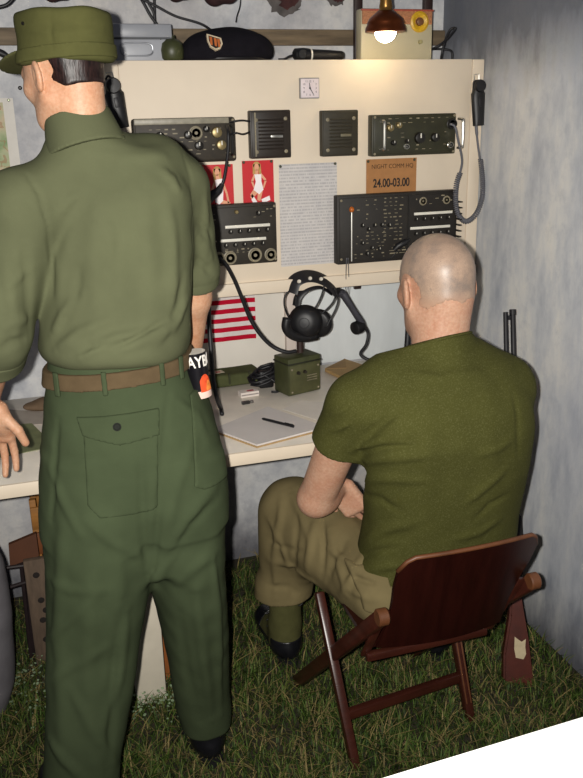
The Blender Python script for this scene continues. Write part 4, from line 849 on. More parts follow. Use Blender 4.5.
poly = [(.075, -.014), (.070, .008), (.085, .016), (.105, .014), (.128, .016), (.120, .004), (.128, -.008), (.135, -.016), (.10, -.018)]
for sgn in (-1,): q.add([gp(t-.005, s, sgn*.0186) for t, s in poly], [tuple(range(len(poly)))])
q.add([gp(t-.005, s, .0186) for t, s in poly], [tuple(range(len(poly)))]); q.build('bare_patch', mat('bare_wood', 'b8a888', .8, .1, 60), st, 0)
q = MB(); q.tube(spline([gp(.30, -.03, -.01), gp(.42, -.045, -.015), gp(.62, -.04, -.015), gp(.72, -.018, -.008)], 6), [(.010, .0025)]*19, 8); q.build('sling', mat('black_webbing', '17161a', .8), gun, 60)
# ================================================================== UNDER THE DESK
# canvas strip with eyelets, wooden crate, brown board, thin metal stand, grey sack
q_ = on(44, 668, 0); CY = q_[1]+.02; xa, xb = at(28, 600, CY)[0], at(75, 600, CY)[0]; zt_ = at(35, 560, CY)[2]
o = thing('weathered_plank', 'weathered grey-brown plank with dark knot holes under the desk', 'plank', ((xa+xb)/2, CY, 0)); w = xb-xa
q = MB(); q.bx((-w/2, 0, 0), (w/2, .022, zt_), .004); q.build('board', mat('weathered_plank_wood', '5a4a3c', .85, .25, 14, .3, 60, stretch=(5, 5, 1)), o)
for (x, z) in ((-.035, .86), (-.030, .62), (-.020, .52), (-.032, .43), (-.012, .33), (-.008, .14), (-.03, .24)):
    q = MB(); q.lathe([(.010, 0), (.008, .0015), (.001, .002)], (x, -.0005, z*zt_), (0, -1, 0), 12); q.build('knot_hole', mat('knot_dark', '1b1410', .9), o, 0)
# wooden crate
xa = at(31.5, 520, 2.55)[0]; za, zb = at(40, 556, 2.55)[2], at(40, 498, 2.55)[2]
CRW = mat('honey_crate_wood', '96652c', .6, .2, 12, .1, 60, stretch=(1, 1, 5)); o = thing('wooden_crate', 'honey brown slatted crate under the desk behind the standing man', 'crate', (xa+.13, 2.60, 0))
for x in (-.13, .13): q = MB(); q.box((x*.93+0, -.05, zb/2), (.020, .018, zb), .002); q.build('corner_post', CRW, o); q = MB(); q.box((x*.93, .09, zb/2), (.020, .018, zb), .002); q.build('corner_post', CRW, o)
for k in range(5): z = .06+(zb-.12)*k/4; q = MB(); q.box((0, -.064, z), (.26, .010, .075), .002); q.build('slat', CRW if k % 2 == 0 else mat('dark_crate_wood', '6b3c1c', .6, .2, 12), o); q = MB(); q.box((0, .104, z), (.26, .010, .075), .002); q.build('slat', CRW, o)
# brown hard board leaning
A4 = [at(x, y, 2.40) for x, y in ((8.5, 545), (36, 533.5), (39, 556), (10, 566.5))]; zz = A4[3][2]; o = thing('folding_stool', 'dark folding stool with brown seat board under the desk, far left', 'stool', (A4[3][0]+.05, 2.40, 0))
BRD = mat('brown_board', '53301c', .6, .15, 10, .1, 60); c_ = np.array([A4[3][0]+.05, 2.40, 0])
q = MB(); n = 4; vs = [p-c_ for p in A4]+[p-c_+[0, .015, 0] for p in A4]; q.add(vs, [(0, 1, 2, 3), (7, 6, 5, 4)]+[(k, k+4, (k+1) % 4+4, (k+1) % 4) for k in range(4)]); q.build('seat_board', BRD, o)
DM = mat('dark_frame', '241b1c', .45, .2)
for pl in ([(21, 563), (24, 600), (30, 648)], [(26, 563), (29, 600), (33, 650)]):
    e = at(pl[-1][0], pl[-1][1], 2.39)-c_; a0 = at(pl[0][0], pl[0][1], 2.40)-c_; e2 = a0+(e-a0)*(a0[2]/(a0[2]-e[2])); q = MB(); q.cyl(a0, e2, .006, n=8); q.build('leg', DM, o)
for pl in ([(4, 568), (27, 565)], [(4, 589), (26, 582)]): q = MB(); q.cyl(at(*pl[0], 2.40)-c_, at(*pl[1], 2.39)-c_, .006, n=8); q.build('rail', DM, o)
# grey sack
g0 = np.array([-.285, 2.20, 0]); o = thing('grey_sack', 'bulky grey canvas sack standing on the grass, far left edge', 'sack', g0); F = Field(g0+[-.2, -.18, -.02], g0+[.2, .18, .68], .006)
F.stack([(g0[0], g0[1], .0, .10, .09), (g0[0], g0[1], .08, .125, .11), (g0[0], g0[1], .30, .145, .12), (g0[0], g0[1], .46, .135, .11), (g0[0], g0[1], .56, .10, .085), (g0[0], g0[1], .60, .05, .045)], cap=.03).ripple(.006, 22, 4, (1, 1, .5)); F.build('sack_body', fabric('grey_canvas', '6f6c70', .15, sc=10), o)
q = MB(); q.tube([(.062*math.cos(g), .052*math.sin(g), .585) for g in np.arange(24)*2*PI/24], .006, 7, closed=True); q.build('tie_cord', mat('tie_cord', '4a4648', .9), o, 180)
# loose brown board behind the desk leg
a, b_ = on(166, 700, 0), None; CYb = 2.16; xs = [at(166, 690, CYb), at(181, 697, CYb), at(162, 600, CYb), at(150, 596, CYb)]
o = thing('brown_plank', 'orange-brown plank standing behind the white desk leg', 'plank', (xs[0][0]-.01, CYb, 0)); c_ = np.array([xs[0][0]-.01, CYb, 0])
x0 = at(140, 690, CYb)[0]; pl = [(x0, 0), (at(181, 699, CYb)[0], 0), (at(181, 699, CYb)[0]-.004, at(178, 680, CYb)[2]), (at(171, 640, CYb)[0], at(171, 640, CYb)[2]), (at(163, 600, CYb)[0], at(163, 600, CYb)[2]), (x0+.02, at(163, 600, CYb)[2])]
q = MB(); q.prism([(x-c_[0], z) for x, z in pl], 0, .018); q.build('board', mat('orange_plank', '8a4f22', .6, .25, 9, .1, 60, stretch=(4, 4, 1)), o, 20)
# ================================================================== FOREGROUND BARRIER BOARD
ZB = 1.02; A = on(372, 780.5, ZB); B = on(600, 711, ZB); dd = unit(B-A); nn = np.cross(dd, [0, 0, 1]); nn = nn if nn[1] < 0 else -nn
o = thing('barrier_board', 'white barrier shelf in the near right corner of the view', 'barrier', A); ang = math.atan2(dd[1], dd[0]); o.rotation_euler = (0, 0, ang)
BW = mat('barrier_white', 'f2f0ec', .4, .02)
q = MB(); q.bx((-.35, -.17, -.022), (.75, 0, 0), .0015); q.build('top_board', BW, o)
q = MB(); q.bx((-.35, -.165, -ZB), (.75, -.145, -.022), .002); q.build('front_board', BW, o)
def shell(F, lo, hi, off, fn, name, m, par, inner=.006):
    E = F.crop(lo, hi); base = E.D.copy(); E.D = np.maximum(E.D-off, -(base+inner)).astype(np.float32); E.region(fn)
    v, f = E.mesh(); 
    if len(f) == 0: print('EMPTY', name); return None
    return mk(name, v, f, m, par, 180)
def planebox(p, ax):       # max of signed distances to slabs: list of (direction, half size)
    return lambda X, Y, Z: np.maximum.reduce([np.broadcast_to(np.abs((X-p[0])*a[0]+(Y-p[1])*a[1]+(Z-p[2])*a[2])-h, np.broadcast_shapes(X.shape, Y.shape, Z.shape)) for a, h in ax])
# ================================================================== STANDING PERSON
CH = fabric('shirt_cotton', '53563f', .10, sc=9, bump=.22); TRO = fabric('trouser_cotton', '3c4530', .12, sc=8, bump=.22); CAPM = fabric('cap_cotton', '4a4a2a', .12, sc=20); CAPB = fabric('brim_cotton', '45452a', .12, sc=20)
BELT = fabric('tan_webbing', '524431', .10, sc=40, weave=400); LEA = mat('black_leather', '121216', .35, .3, 30, .15, 120); SOLE = mat('boot_rubber', '0d0d0e', .7, .1); DRAB = fabric('boot_canvas', '4b4a2c', .15, sc=30)
SY = 1.75
man = thing('person', 'standing person in olive cap, green shirt and trousers, seen from behind', 'person', (.16, 1.76, 0))
th = math.radians(16)                               # turned a little to the left
FD = np.array([-math.sin(th), math.cos(th), 0]); LF = np.array([-math.cos(th), -math.sin(th), 0])
HC = np.array([.107, 1.765, 1.677]); HF = unit([-.60, .78, -.22])
def rows(L):      # (image row, left x, right x, depth Y, depth ratio): a horizontal ring of cloth
    out = []
    for y, xl, xr, Y, k in L: a = at(xl, y, Y); b = at(xr, y, Y); c = (a+b)/2; w = (b[0]-a[0])/2; out.append((c[0], c[1], c[2], w, w*k))
    return out
# ---- body
shL = np.array([.005, 1.735, 1.435]); shR = np.array([.318, 1.80, 1.45])
elL = np.array([-.075, 1.73, 1.19]); wrL = at(-14, 402, 1.85); elR = np.array([.349, 1.838, 1.275]); wrR = at(190, 357, 1.93)
B = Field((-.26, 1.50, .0), (.44, 2.12, 1.82), .0036)
hf, hl_, hu, hp = head(B, HC, HF, scale=.84)
nb = np.array([.130, 1.75, 1.525]); B.cap(hp(-.03, 0, -.055), nb, .039, .052, .03); B.cap(hp(-.050, 0, -.045), nb+[.006, -.008, 0], .034, .041, .03)
B.stack([(.16, 1.755, .86, .14, .10), (.16, 1.755, 1.08, .115, .09), (.165, 1.76, 1.30, .118, .085), (.16, 1.76, 1.42, .11, .08), (.14, 1.75, 1.51, .07, .06)], -th, .03)
B.cap(shL+[.03, 0, 0], shR-[.03, 0, 0], .045, .045, .03)
for s, e, w_, r in ((shL, elL, wrL, 1), (shR, elR, wrR, 1)): B.cap(s, e, .046, .040, .02); B.cap(e, e+(w_-e)*.3, .040, .041, .02); B.cap(e+(w_-e)*.3, w_, .040, .026, .02)
hand(B, wrL-np.array([0, 0, .005]), unit([.10, .30, -.95]), unit([-.35, -.9, -.2]), 1, (.2, .3, .25), .2, 1.05)
hand(B, wrR, unit([-.5, .6, -.62]), unit([-.5, -.2, -.6]), -1, (.4, .6, .4))
hipL = np.array([.075, 1.745, .86]); hipR = np.array([.245, 1.775, .86]); anL = np.array([-.005, 1.655, .09]); anR = np.array([.330, 1.835, .09])
for h_, a_ in ((hipL, anL), (hipR, anR)): k_ = (h_+a_)/2+FD*.01; B.cap(h_, k_, .072, .050, .03); B.cap(k_, a_, .050, .036, .02); B.cap(a_, a_+FD*.13-[0, 0, .045], .034, .026, .02)
B.build('body', SKIN1, man); eyes(HC, HF, man, g=.86)
# ---- hair: close fitting, dark, cut high over the nape
def hairreg(lo_back, fr):
    def fn(X, Y, Z):
        a = (X-HC[0])*hf[0]+(Y-HC[1])*hf[1]+(Z-HC[2])*hf[2]; u = (X-HC[0])*hu[0]+(Y-HC[1])*hu[1]+(Z-HC[2])*hu[2]; l = np.abs((X-HC[0])*hl_[0]+(Y-HC[1])*hl_[1]+(Z-HC[2])*hl_[2])
        d1 = (lo_back+.70*np.maximum(a+.05, 0)+.10*np.maximum(l-.045, 0))-u
        ear = .041-np.sqrt(((a+.004)*1.15)**2+((u+.006)*.85)**2)
        return np.maximum(np.maximum(d1, a-fr), np.where(l > .055, ear, -1))
    return fn
H = B.crop(HC-.14, HC+.15); H.D -= .0032; H.ripple(.0010, 130, 5, (1, 1, .3)); H.region(hairreg(-.036, .040)); t = NT('dark_brown_hair'); v = t.coord((1, 1, .18)); n = t.noise(v, 260, 2); t.set('Base Color', t.ramp(n, [(.35, '110a0a'), (.65, '2a1a18')])); t.set('Roughness', .42); t.set('Specular IOR Level', .3); t.bump(n, .35, .002)
H.build('hair', t.m, man)
# ---- cap
cf, cl_, cu = frame(unit([-.62, .77, -.06])); CC = HC+cu*.052-cf*.008; CP = lambda a, b, d: CC+cf*a+cl_*b+cu*d; CR = np.array([cf, cl_, cu])
CC = np.array([.118, 1.765, 1.740]); cang = math.atan2(cf[1], cf[0])
cap = Field(CC-[.20, .17, .14], CC+[.17, .21, .12], .003)
cap.stack([(CC[0], CC[1], CC[2]-.046, .0945, .084), (CC[0], CC[1], CC[2]-.005, .092, .080), (CC[0], CC[1], CC[2]+.012, .094, .082), (CC[0], CC[1], CC[2]+.034, .096, .084), (CC[0], CC[1], CC[2]+.046, .092, .080)], cang, .0, 2.1, .012)
cap.folds([(20, 30, 60, 34, 105, 30, .003, .007), (30, 42, 70, 40, 108, 44, .003, .008), (50, 10, 52, 48, -.0025, .004), (25, 24, 60, 20, 100, 24, -.003, .008)], .03).ripple(.002, 60, 2)
cm = cap.copy(); cap.build('cap', CAPM, man); capo = man.children[-1]
br = Field(CC-[.20, .17, .14], CC+[.17, .21, .12], .003); bR = np.array([unit(cf-cu*.30), cl_, unit(cu+cf*.30)]); br.ell(CP(.082, 0, -.028), (.072, .082, .007), bR, .004); br.D = np.maximum(br.D, -(cm.D-.001)); bo_ = br.build('cap_brim', CAPB, capo)
shell(cap, CC-[.20, .17, .08], CC+[.17, .21, .03], .0030, planebox(CC-cu*.030, [(cu, .012)]), 'cap_band', CAPM, capo, .006)
q = MB(); p = CP(.015, .082, .022); q.lathe([(.0035, 0), (.003, .002)], tuple(p-ORG[capo]), tuple(cl_), 10); q.build('air_eyelet', KNOB, capo)
# ---- trousers
T = Field((-.24, 1.50, .0), (.46, 2.02, 1.18), .0036)
pel = rows([(345, 50, 187, 1.755, .80), (368, 49, 188, 1.755, .80), (385, 47, 196, 1.755, .80), (420, 43, 211, 1.757, .80), (460, 42, 220, 1.76, .80), (490, 42, 222, 1.76, .79), (515, 44, 221, 1.76, .70)])
lL = rows([(450, 46, 140, 1.755, 1.15), (500, 44, 150, 1.755, 1.27), (540, 43, 153, 1.75, 1.20), (585, 44, 151, 1.74, 1.12), (640, 45, 142, 1.72, .92), (700, 45, 131, 1.69, .95), (760, 43, 121, 1.67, 1.0), (815, 41, 117, 1.66, 1.05), (832, 41, 117, 1.66, 1.05)])
lR = rows([(450, 125, 218, 1.765, 1.2), (500, 140, 222, 1.765, 1.62), (540, 146, 223, 1.768, 1.65), (585, 152, 224, 1.78, 1.58), (640, 163, 227, 1.80, 1.36), (690, 172, 229, 1.82, 1.05), (712, 178, 231, 1.83, 1.05), (724, 181, 231, 1.832, 1.05)])
T.stack(pel, -th*.6, .03, 2.3, .006); T.stack(rows([(480, 75, 198, 1.757, 1.0), (525, 95, 194, 1.755, 1.18), (545, 118, 182, 1.752, 1.8), (556, 132, 172, 1.75, 2.6)]), 0, .025, 2.1, .02); T.stack(lL, 0, .035, 2.2, .010); T.stack(lR, 0, .035, 2.2, .010)
Q = lambda x, y, Y: at(x, y, Y)
def bk_(x, y): return at(x, y, 1.655)     # a point near the back surface
T.folds([(150, 592, 178, 535, 221, 475, .0075, .016), (156, 572, 190, 525, 220, 498, -.005, .011), (160, 560, 175, 490, 196, 430, .006, .014), (150, 590, 143, 520, 140, 440, -.006, .010), (165, 596, 200, 565, 223, 550, .003, .016),
 (152, 592, 160, 490, 168, 395, -.006, .007), (62, 500, 58, 620, 62, 760, .008, .018), (92, 540, 88, 660, 96, 778, .009, .020), (122, 600, 112, 690, 108, 770, -.008, .012), (44, 735, 60, 755, 80, 778, .012, .011), (70, 690, 95, 730, 118, 770, .010, .012), (128, 610, 118, 680, 100, 740, .008, .012),
 (196, 590, 204, 660, 212, 720, .009, .013), (178, 615, 186, 670, 200, 722, -.007, .011), (215, 560, 220, 640, 222, 715, .007, .010), (50, 470, 62, 500, 80, 535, .007, .010), (58, 420, 54, 470, 52, 520, -.006, .008), (46, 640, 65, 625, 95, 596, .007, .011), (45, 682, 70, 668, 105, 648, .007, .012), (44, 575, 70, 590, 110, 590, .006, .012), (85, 520, 110, 540, 148, 560, .006, .012), (175, 400, 195, 415, 205, 440, .006, .010), (118, 535, 120, 600, 118, 680, .006, .016)], .06)
T.ripple(.0022, 26, 11, (1, 1, .35)).ripple(.0008, 90, 12, (1, 1, .6))
T.D = np.maximum(T.D, -.2)
tro = T.build('trousers', TRO, man)
bz = at(117, 372, 1.64)[2]+.004; bn = unit([.0, .10, 1.0]); bc_ = np.array([.158, 1.755, 1.108]); bnn = unit([-.07, .0, 1.0])
bl_p = shell(T, (-.1, 1.5, .95), (.42, 2.02, 1.18), .0075, planebox(bc_+[0, 0, -.006], [(bnn, .0165)]), 'belt', BELT, tro, .004)
up_ = np.array([0, 0, 1.])
for x in (56, 103, 160, 181):
    p = at(x, 378 if x < 150 else 366, 1.66); shell(T, p-[.04, .06, .07], p+[.04, .10, .07], .0115, planebox(np.array([p[0], p[1], bc_[2]-.008+.07*(p[0]-bc_[0])]), [(np.array([1., 0, 0]), .0055), (up_, .024), (np.array([0, 1., 0]), .09)]), 'belt_loop', TRO, tro, -.004)
def poly_reg(pts, ymax):    # inside of a convex polygon drawn on the x,z plane, back half only
    P = [np.array(p) for p in pts]; c = sum(P)/len(P)
    def fn(X, Y, Z):
        d = Y-ymax
        for a, b in zip(P, P[1:]+P[:1]):
            n = np.array([(b-a)[2], -(b-a)[0]]); n = n/np.hypot(*n)
            if (c-a)[0]*n[0]+(c-a)[2]*n[1] > 0: n = -n
            d = np.maximum(d, (X-a[0])*n[0]+(Z-a[2])*n[1])
        return d
    return fn
LOB, HIB = (-.1, 1.5, .6), (.45, 1.74, 1.1)
pk = shell(T, LOB, HIB, .0032, poly_reg([bk_(83, 433), bk_(155, 427), bk_(154, 497), bk_(141, 503), bk_(98, 509), bk_(86, 499)], 1.72), 'back_pocket', TRO, tro)
pf = shell(T, LOB, HIB, .0062, poly_reg([bk_(76, 417), bk_(157, 403), bk_(156, 428), bk_(118, 439), bk_(82, 434)], 1.72), 'pocket_flap', TRO, tro)
bp_ = at(117, 427, 1.632); 
def surf(F, p, d, n=400):   # march from p along d to the surface
    p = np.array(p, float); d = unit(d)
    for _ in range(n):
        i = np.round((p-F.lo)/F.h).astype(int)
        if np.any(i < 0) or np.any(i >= F.D.shape): p = p+d*.002; continue
        if F.D[tuple(i)] < .001: break
        p = p+d*.001
    return p
s = surf(T, EYE+ray(117, 427)*1.40, ray(117, 427)); q = MB(); nrm = unit(EYE-s)
q.lathe([(.0085, 0), (.0085, .004), (.0065, .0045), (.0055, .003), (.0005, .003)], tuple(s+nrm*.007-ORG[tro]), tuple(nrm), 18); q.build('pocket_button', mat('dark_button', '20221e', .8, .1, spec=.1), pf or tro)
# right side pocket panel holding the magazine
pp_ = shell(T, (.20, 1.5, .72), (.46, 1.95, 1.1), .006, poly_reg([at(186, 388, 1.70), at(214, 384, 1.70), at(224, 466, 1.70), at(224, 470, 1.70), at(196, 474, 1.70), at(186, 470, 1.70)], 1.84), 'side_pocket', TRO, tro)
# ---- shirt
col_c_ = np.array([.131, 1.750, 1.552])
S = Field((-.22, 1.48, 1.02), (.46, 2.06, 1.64), .0036)
tor = rows([(356, 48, 186, 1.755, .84), (346, 39, 188, 1.755, .87), (338, 38, 190, 1.755, .86), (310, 42, 190, 1.755, .80), (270, 40, 193, 1.76, .74), (225, 36, 194, 1.765, .70), (190, 38, 192, 1.765, .66), (165, 52, 178, 1.765, .62), (150, 62, 170, 1.765, .58)])
S.stack(tor, -th, .03, 2.3, .02)
S.cap([.050, 1.742, 1.462], [.138, 1.75, 1.525], .050, .056, .05); S.cap([.138, 1.75, 1.525], [.275, 1.79, 1.503], .056, .050, .05)
S.cap([.045, 1.742, 1.455], shL+[-.004, 0, 0], .050, .066, .04); S.cap([.270, 1.79, 1.500], shR+[0, 0, .015], .052, .058, .04)
S.cap(shL, elL, .072, .066, .025); S.cap(elL, elL+(wrL-elL)*.18, .064, .063, .02)
eR2 = elR+[-.001, 0, .0]; S.cap(shR, eR2, .064, .056, .025); S.cap(eR2, eR2+(wrR-eR2)*.10, .054, .053, .02)
S.cap(nb, col_c_-[0, 0, .012], .062, .058, .03)
# sleeve openings
cL = elL+(wrL-elL)*.30; dL = unit(wrL-elL); cR = eR2+(wrR-eR2)*.12; dR = unit(wrR-eR2)
SV = lambda x, y, Y=1.63: at(x, y, Y)
S.folds([(55, 350, 80, 332, 115, 318, .009, .011), (80, 356, 115, 338, 160, 330, .010, .011), (52, 335, 62, 315, 80, 295, .009, .011), (115, 352, 150, 338, 180, 318, .010, .010), (150, 346, 172, 328, 188, 300, .008, .010), (66, 357, 90, 347, 110, 343, -.009, .007), (120, 345, 145, 333, 165, 322, -.008, .007), (60, 325, 75, 300, 80, 270, -.007, .009), (165, 340, 178, 310, 184, 275, -.007, .009),
 (100, 185, 94, 260, 96, 330, .006, .018), (142, 185, 148, 250, 150, 320, .006, .020), (72, 230, 62, 265, 58, 305, .006, .013), (168, 200, 174, 250, 174, 300, .007, .013), (118, 200, 120, 260, 122, 310, -.005, .018), (60, 215, 70, 200, 85, 190, .005, .010), (182, 192, 172, 178, 160, 168, .006, .010), (85, 150, 120, 158, 165, 155, .003, .010), (88, 205, 110, 230, 112, 280, .004, .012),
 (207, 190, 206, 230, 205, 270, .006, .010), (198, 235, 206, 248, 213, 262, .008, .008), (196, 258, 206, 268, 214, 278, -.008, .007), (197, 220, 206, 228, 212, 240, -.006, .007), (6, 260, 12, 300, 18, 345, .008, .013), (24, 240, 28, 285, 30, 330, -.007, .010), (0, 330, 12, 322, 30, 318, .009, .011), (0, 350, 12, 342, 28, 338, -.008, .009), (2, 290, 14, 280, 32, 270, .006, .010),
 (25, 172, 40, 195, 48, 228, -.005, .005), (48, 228, 52, 260, 52, 295, -.005, .005), (184, 150, 193, 180, 196, 215, -.005, .005), (196, 215, 195, 250, 193, 290, -.008, .006)], .05)
S.ripple(.0018, 30, 21, (1, 1, .4)).ripple(.0007, 90, 22)
S.cap(cL-dL*.05, cL+dL*.14, .046, .046, .0, sub=True); 
Xs = S.ax(); 
def cutcap(F, c, d, r):      # cut a sleeve square at c, only close to the arm axis
    X = F.ax(); t = sum((X[i]-c[i])*d[i] for i in range(3)); q = np.sqrt(np.maximum(sum((X[i]-c[i])**2 for i in range(3))-t*t, 0)); m = (q < r) & (t > -.02) & (t < .2); F.D = np.where(m, np.maximum(F.D, t), F.D).astype(np.float32)
cutcap(S, cL, dL, .11); cutcap(S, cR, dR, .075)
shirt = S.build('shirt', CH, man)
# rolled cuffs
for c, d, r, nm in ((cL, dL, .064, 'cuff'), (cR, dR, .053, 'cuff')):
    Cf = Field(c-.11, c+.11, .003); Cf.cap(c-d*.040, c-d*.006, r+.0045, r+.0055, 0); X = Cf.ax(); tt = sum((X[i]-c[i])*d[i] for i in range(3)); Cf.D = np.maximum(Cf.D, np.maximum(tt-.002, -tt-.038)).astype(np.float32); Cf.ripple(.0014, 60, 9); Cf.cap(c-d*.016, c+d*.1, r-.010, r-.010, 0, sub=True); Cf.build(nm, CH, shirt)
# collar: a stand-and-fall band round the neck
col_c = np.array([.130, 1.750, 1.576]); Cn = Field(col_c-.13, col_c+.13, .003); cz = unit(FD*.30+np.array([-.10, 0, 1.0]))
Cn.cap(col_c-cz*.045, col_c+cz*.03, .079, .061, 0); X = Cn.ax(); tt = sum((X[i]-col_c[i])*cz[i] for i in range(3)); Cn.D = np.maximum(Cn.D, np.maximum(tt-.026, -tt-.042)).astype(np.float32); Cn.ripple(.0012, 40, 8); Cn.cap(col_c-cz*.06, col_c+cz*.06, .065, .050, 0, sub=True)
Xf = sum((X[i]-col_c[i])*(FD[i]) for i in range(3)); Xl = np.abs(sum((X[i]-col_c[i])*LF[i] for i in range(3))); Cn.D = np.maximum(Cn.D, np.where(Xf > .03, .016-Xl, -1)).astype(np.float32); Cn.build('collar', CH, shirt)
# ---- boots
def boot(root, heel, toe, shaft, L, upper_h, canvas=None, lean=(0, 0)):
    d = toe-heel; d[2] = 0; d = unit(d); l = np.array([-d[1], d[0], 0]); h = np.array([heel[0], heel[1], 0.]); R = np.array([d, l, [0, 0, 1.]]); c = h+d*L*.5
    F = Field(np.minimum(h, h+d*L)-.09, np.maximum(h, h+d*L)+[.09, .09, upper_h+.03], .003); p = lambda a, b, z: h+d*a+l*b+np.array([0, 0, z])
    F.ell(p(L*.70, 0, .040), (L*.30, .048, .036), R, .02); F.ell(p(L*.22, 0, .045), (L*.22, .037, .042), R, .03); F.ell(p(L*.45, 0, .055), (L*.25, .038, .045), R, .03); F.cap(p(.055, 0, .07), p(.055, 0, .07)+[lean[0], lean[1], upper_h-.09], .047, .050, .03); F.cap(p(L*.5, 0, .07), p(L*.25, 0, .12), .033, .040, .03); F.plane((0, 0, .018), (0, 0, -1)); F.plane((0, 0, upper_h), (0, 0, 1)); F.ripple(.0012, 50, 3)
    if canvas is None: bo = F.build('boot', LEA, root)
    else:
        bo = F.build('boot', DRAB, root)
        def fn(X, Y, Z): a = (X-h[0])*d[0]+(Y-h[1])*d[1]+Z*0; return np.minimum(np.minimum(Z-.050, np.maximum(a-.05, Z-.085)), np.maximum(L*.62-a, Z-.2))
        shell(F, F.lo, F.lo+F.h*np.array(F.D.shape), .002, fn, 'leather_upper', LEA, bo, .004)
    q = MB(); n = 28; vs = []
    prof = lambda g: (L*.5+L*.51*math.copysign(abs(math.cos(g))**.8, math.cos(g)), (.050 if math.cos(g) > -.1 else .041)*math.copysign(abs(math.sin(g))**.7, math.sin(g)))
    for z in (.001, .020): vs += [tuple(p(*prof(2*PI*k/n), z)-ORG[root]) for k in range(n)]
    q.add(vs, [tuple(range(n-1, -1, -1)), tuple(range(n, 2*n))]+[(k, (k+1) % n, (k+1) % n+n, k+n) for k in range(n)]); q.build('sole', SOLE, bo, 30)
    return bo, p, L
boot(man, on(217, 773, 0)+[0, .018, 0], on(186, 700, 0), None, .29, .125); boot(man, np.array([.0, 1.60, 0]), np.array([-.10, 1.9, 0]), None, .29, .17)
# ---- rolled magazine in the pocket
mb0, mt0 = at(200, 391, 1.70), at(194, 351, 1.70); ax_ = unit(mt0-mb0); mag = thing('magazine', 'rolled black magazine with white letters and orange picture in the trouser pocket', 'magazine', mb0)
r_ = .0245; Lm = np.linalg.norm(mt0-mb0); q = MB(); view = unit(EYE-mb0); vx = unit(np.cross(ax_, view))*-1; vx = vx if vx[0] > 0 else -vx; vy = np.cross(ax_, vx); vy = vy if vy@view > 0 else -vy
def mc(ang, z, r=r_): return Vector(ax_*z+vx*(r*math.sin(ang))+vy*(r*math.cos(ang)))
def cyl_patch(a0, a1, z0, z1, r, name, m, par, n=28, th=.0006, shape=None):
    q = MB(); vs = []; 
    for i in range(n+1):
        g = a0+(a1-a0)*i/n; zz0, zz1 = (z0, z1) if shape is None else shape(i/n); vs += [mc(g, zz0, r), mc(g, zz1, r), mc(g, zz1, r+th), mc(g, zz0, r+th)]
    q.add(vs, [(4*i+k, 4*i+(k+1) % 4, 4*i+4+(k+1) % 4, 4*i+4+k) for i in range(n) for k in range(4)]+[(0, 1, 2, 3), (4*n+3, 4*n+2, 4*n+1, 4*n)]); return q.build(name, m, par, 60)
PAPW = mat('page_white', 'd6cfc4', .6, .05)
q = MB(); q.tube([Vector(ax_*-.010), Vector(ax_*(Lm-.001))], r_-.0015, 28); pg = q.build('rolled_pages', PAPW, mag, 40)
cvr = cyl_patch(-1.95, 1.75, -.010, Lm-.001, r_-.0013, 'cover', mat('cover_black', '0f0d12', .3, .1), mag)
cyl_patch(-1.95, 1.75, -.010, .006, r_-.0006, 'cover_strip', mat('cover_pale', 'd2b8ac', .4, .1), cvr)
cyl_patch(.10, 1.35, .004, .030, r_-.0004, 'cover_picture', mat('cover_orange', 'cf4a26', .4, .35, 60), cvr, shape=lambda u: (.004, .010+.032*math.sin(PI*min(1, .12+u*.9))**.6))
cyl_patch(.62, 1.2, .004, .018, r_+.0002, 'cover_figure', mat('cover_peach', 'e0813a', .4, .3, 80), cvr, shape=lambda u: (.006, .010+.018*math.sin(PI*u)**.7))
def bend(s, size, z, a_mid, m):
    o = text('masthead', s, size, (0, 0, 0), m, None, (0, 0, 0), .0004, 'CENTER', .74, .0005); me = o.data; co_ = [v.co.copy() for v in me.vertices]
    for v, c in zip(me.vertices, co_): v.co = mc(a_mid+c.x/r_, z+c.y, r_+.0004+c.z)
    o.parent = cvr; ORG[o] = ORG[cvr]; return o
bend('PLAYBOY', .034, Lm-.0195, .42, mat('masthead_white', 'e4ded6', .5, .04))
# ================================================================== SEATED PERSON
TS = fabric('tshirt_jersey', '41411e', 0.10, .18, 10, .18, 900, hi='85855a'); CHN = fabric('khaki_cotton', '6a5f42', .14, sc=9, bump=.22)
sit = thing('person', 'seated person with shaved head in olive T-shirt and khaki trousers on the folding chair', 'person', (.88, 1.74, 0))
H2 = np.array([.908, 1.778, 1.205]); F2 = unit([-.10, 1.0, -.14])
B = Field((.50, 1.52, .0), (1.36, 2.44, 1.36), .0042)
sf, sl, su, sp = head(B, H2, F2, scale=1.03)
B.cap(sp(-.025, 0, -.05), (.897, 1.738, 1.02), .058, .060, .04); B.cap(sp(-.055, 0, -.03), (.90, 1.728, 1.03), .046, .050, .04)
aL, eL, wL = np.array([.688, 1.735, .955]), np.array([.638, 1.870, .660]), at(339, 486, 1.92); aR, eR, wR = np.array([1.088, 1.735, .955]), np.array([1.085, 1.93, .69]), np.array([1.045, 2.06, .64])
B.stack([(.90, 1.78, .44, .14, .08), (.89, 1.75, .60, .14, .085), (.895, 1.72, .80, .16, .10), (.90, 1.74, .95, .15, .085), (.90, 1.745, 1.02, .08, .06)], 0, .03)
B.cap(aL, aR, .045, .045, .03)
for a_, e_, w_ in ((aL, eL, wL), (aR, eR, wR)): B.cap(a_, e_, .054, .046, .02); B.cap(e_, e_+(w_-e_)*.3, .044, .044, .02); B.cap(e_+(w_-e_)*.3, w_, .044, .027, .02)
hand(B, wL, unit([.52, -.16, -.80]), unit([.45, .85, .2]), 1, (.45, .55, .4), .3, .95); hand(B, wR, unit([-.35, .6, -.55]), unit([-.3, -.1, -.9]), -1, (.5, .6, .4))
hL, kL_, nL = np.array([.80, 1.77, .455]), np.array([.662, 2.14, .50]), np.array([.622, 2.150, .10]); hR, kR_, nR = np.array([.985, 1.77, .455]), np.array([1.07, 2.17, .50]), np.array([1.065, 2.085, .10])
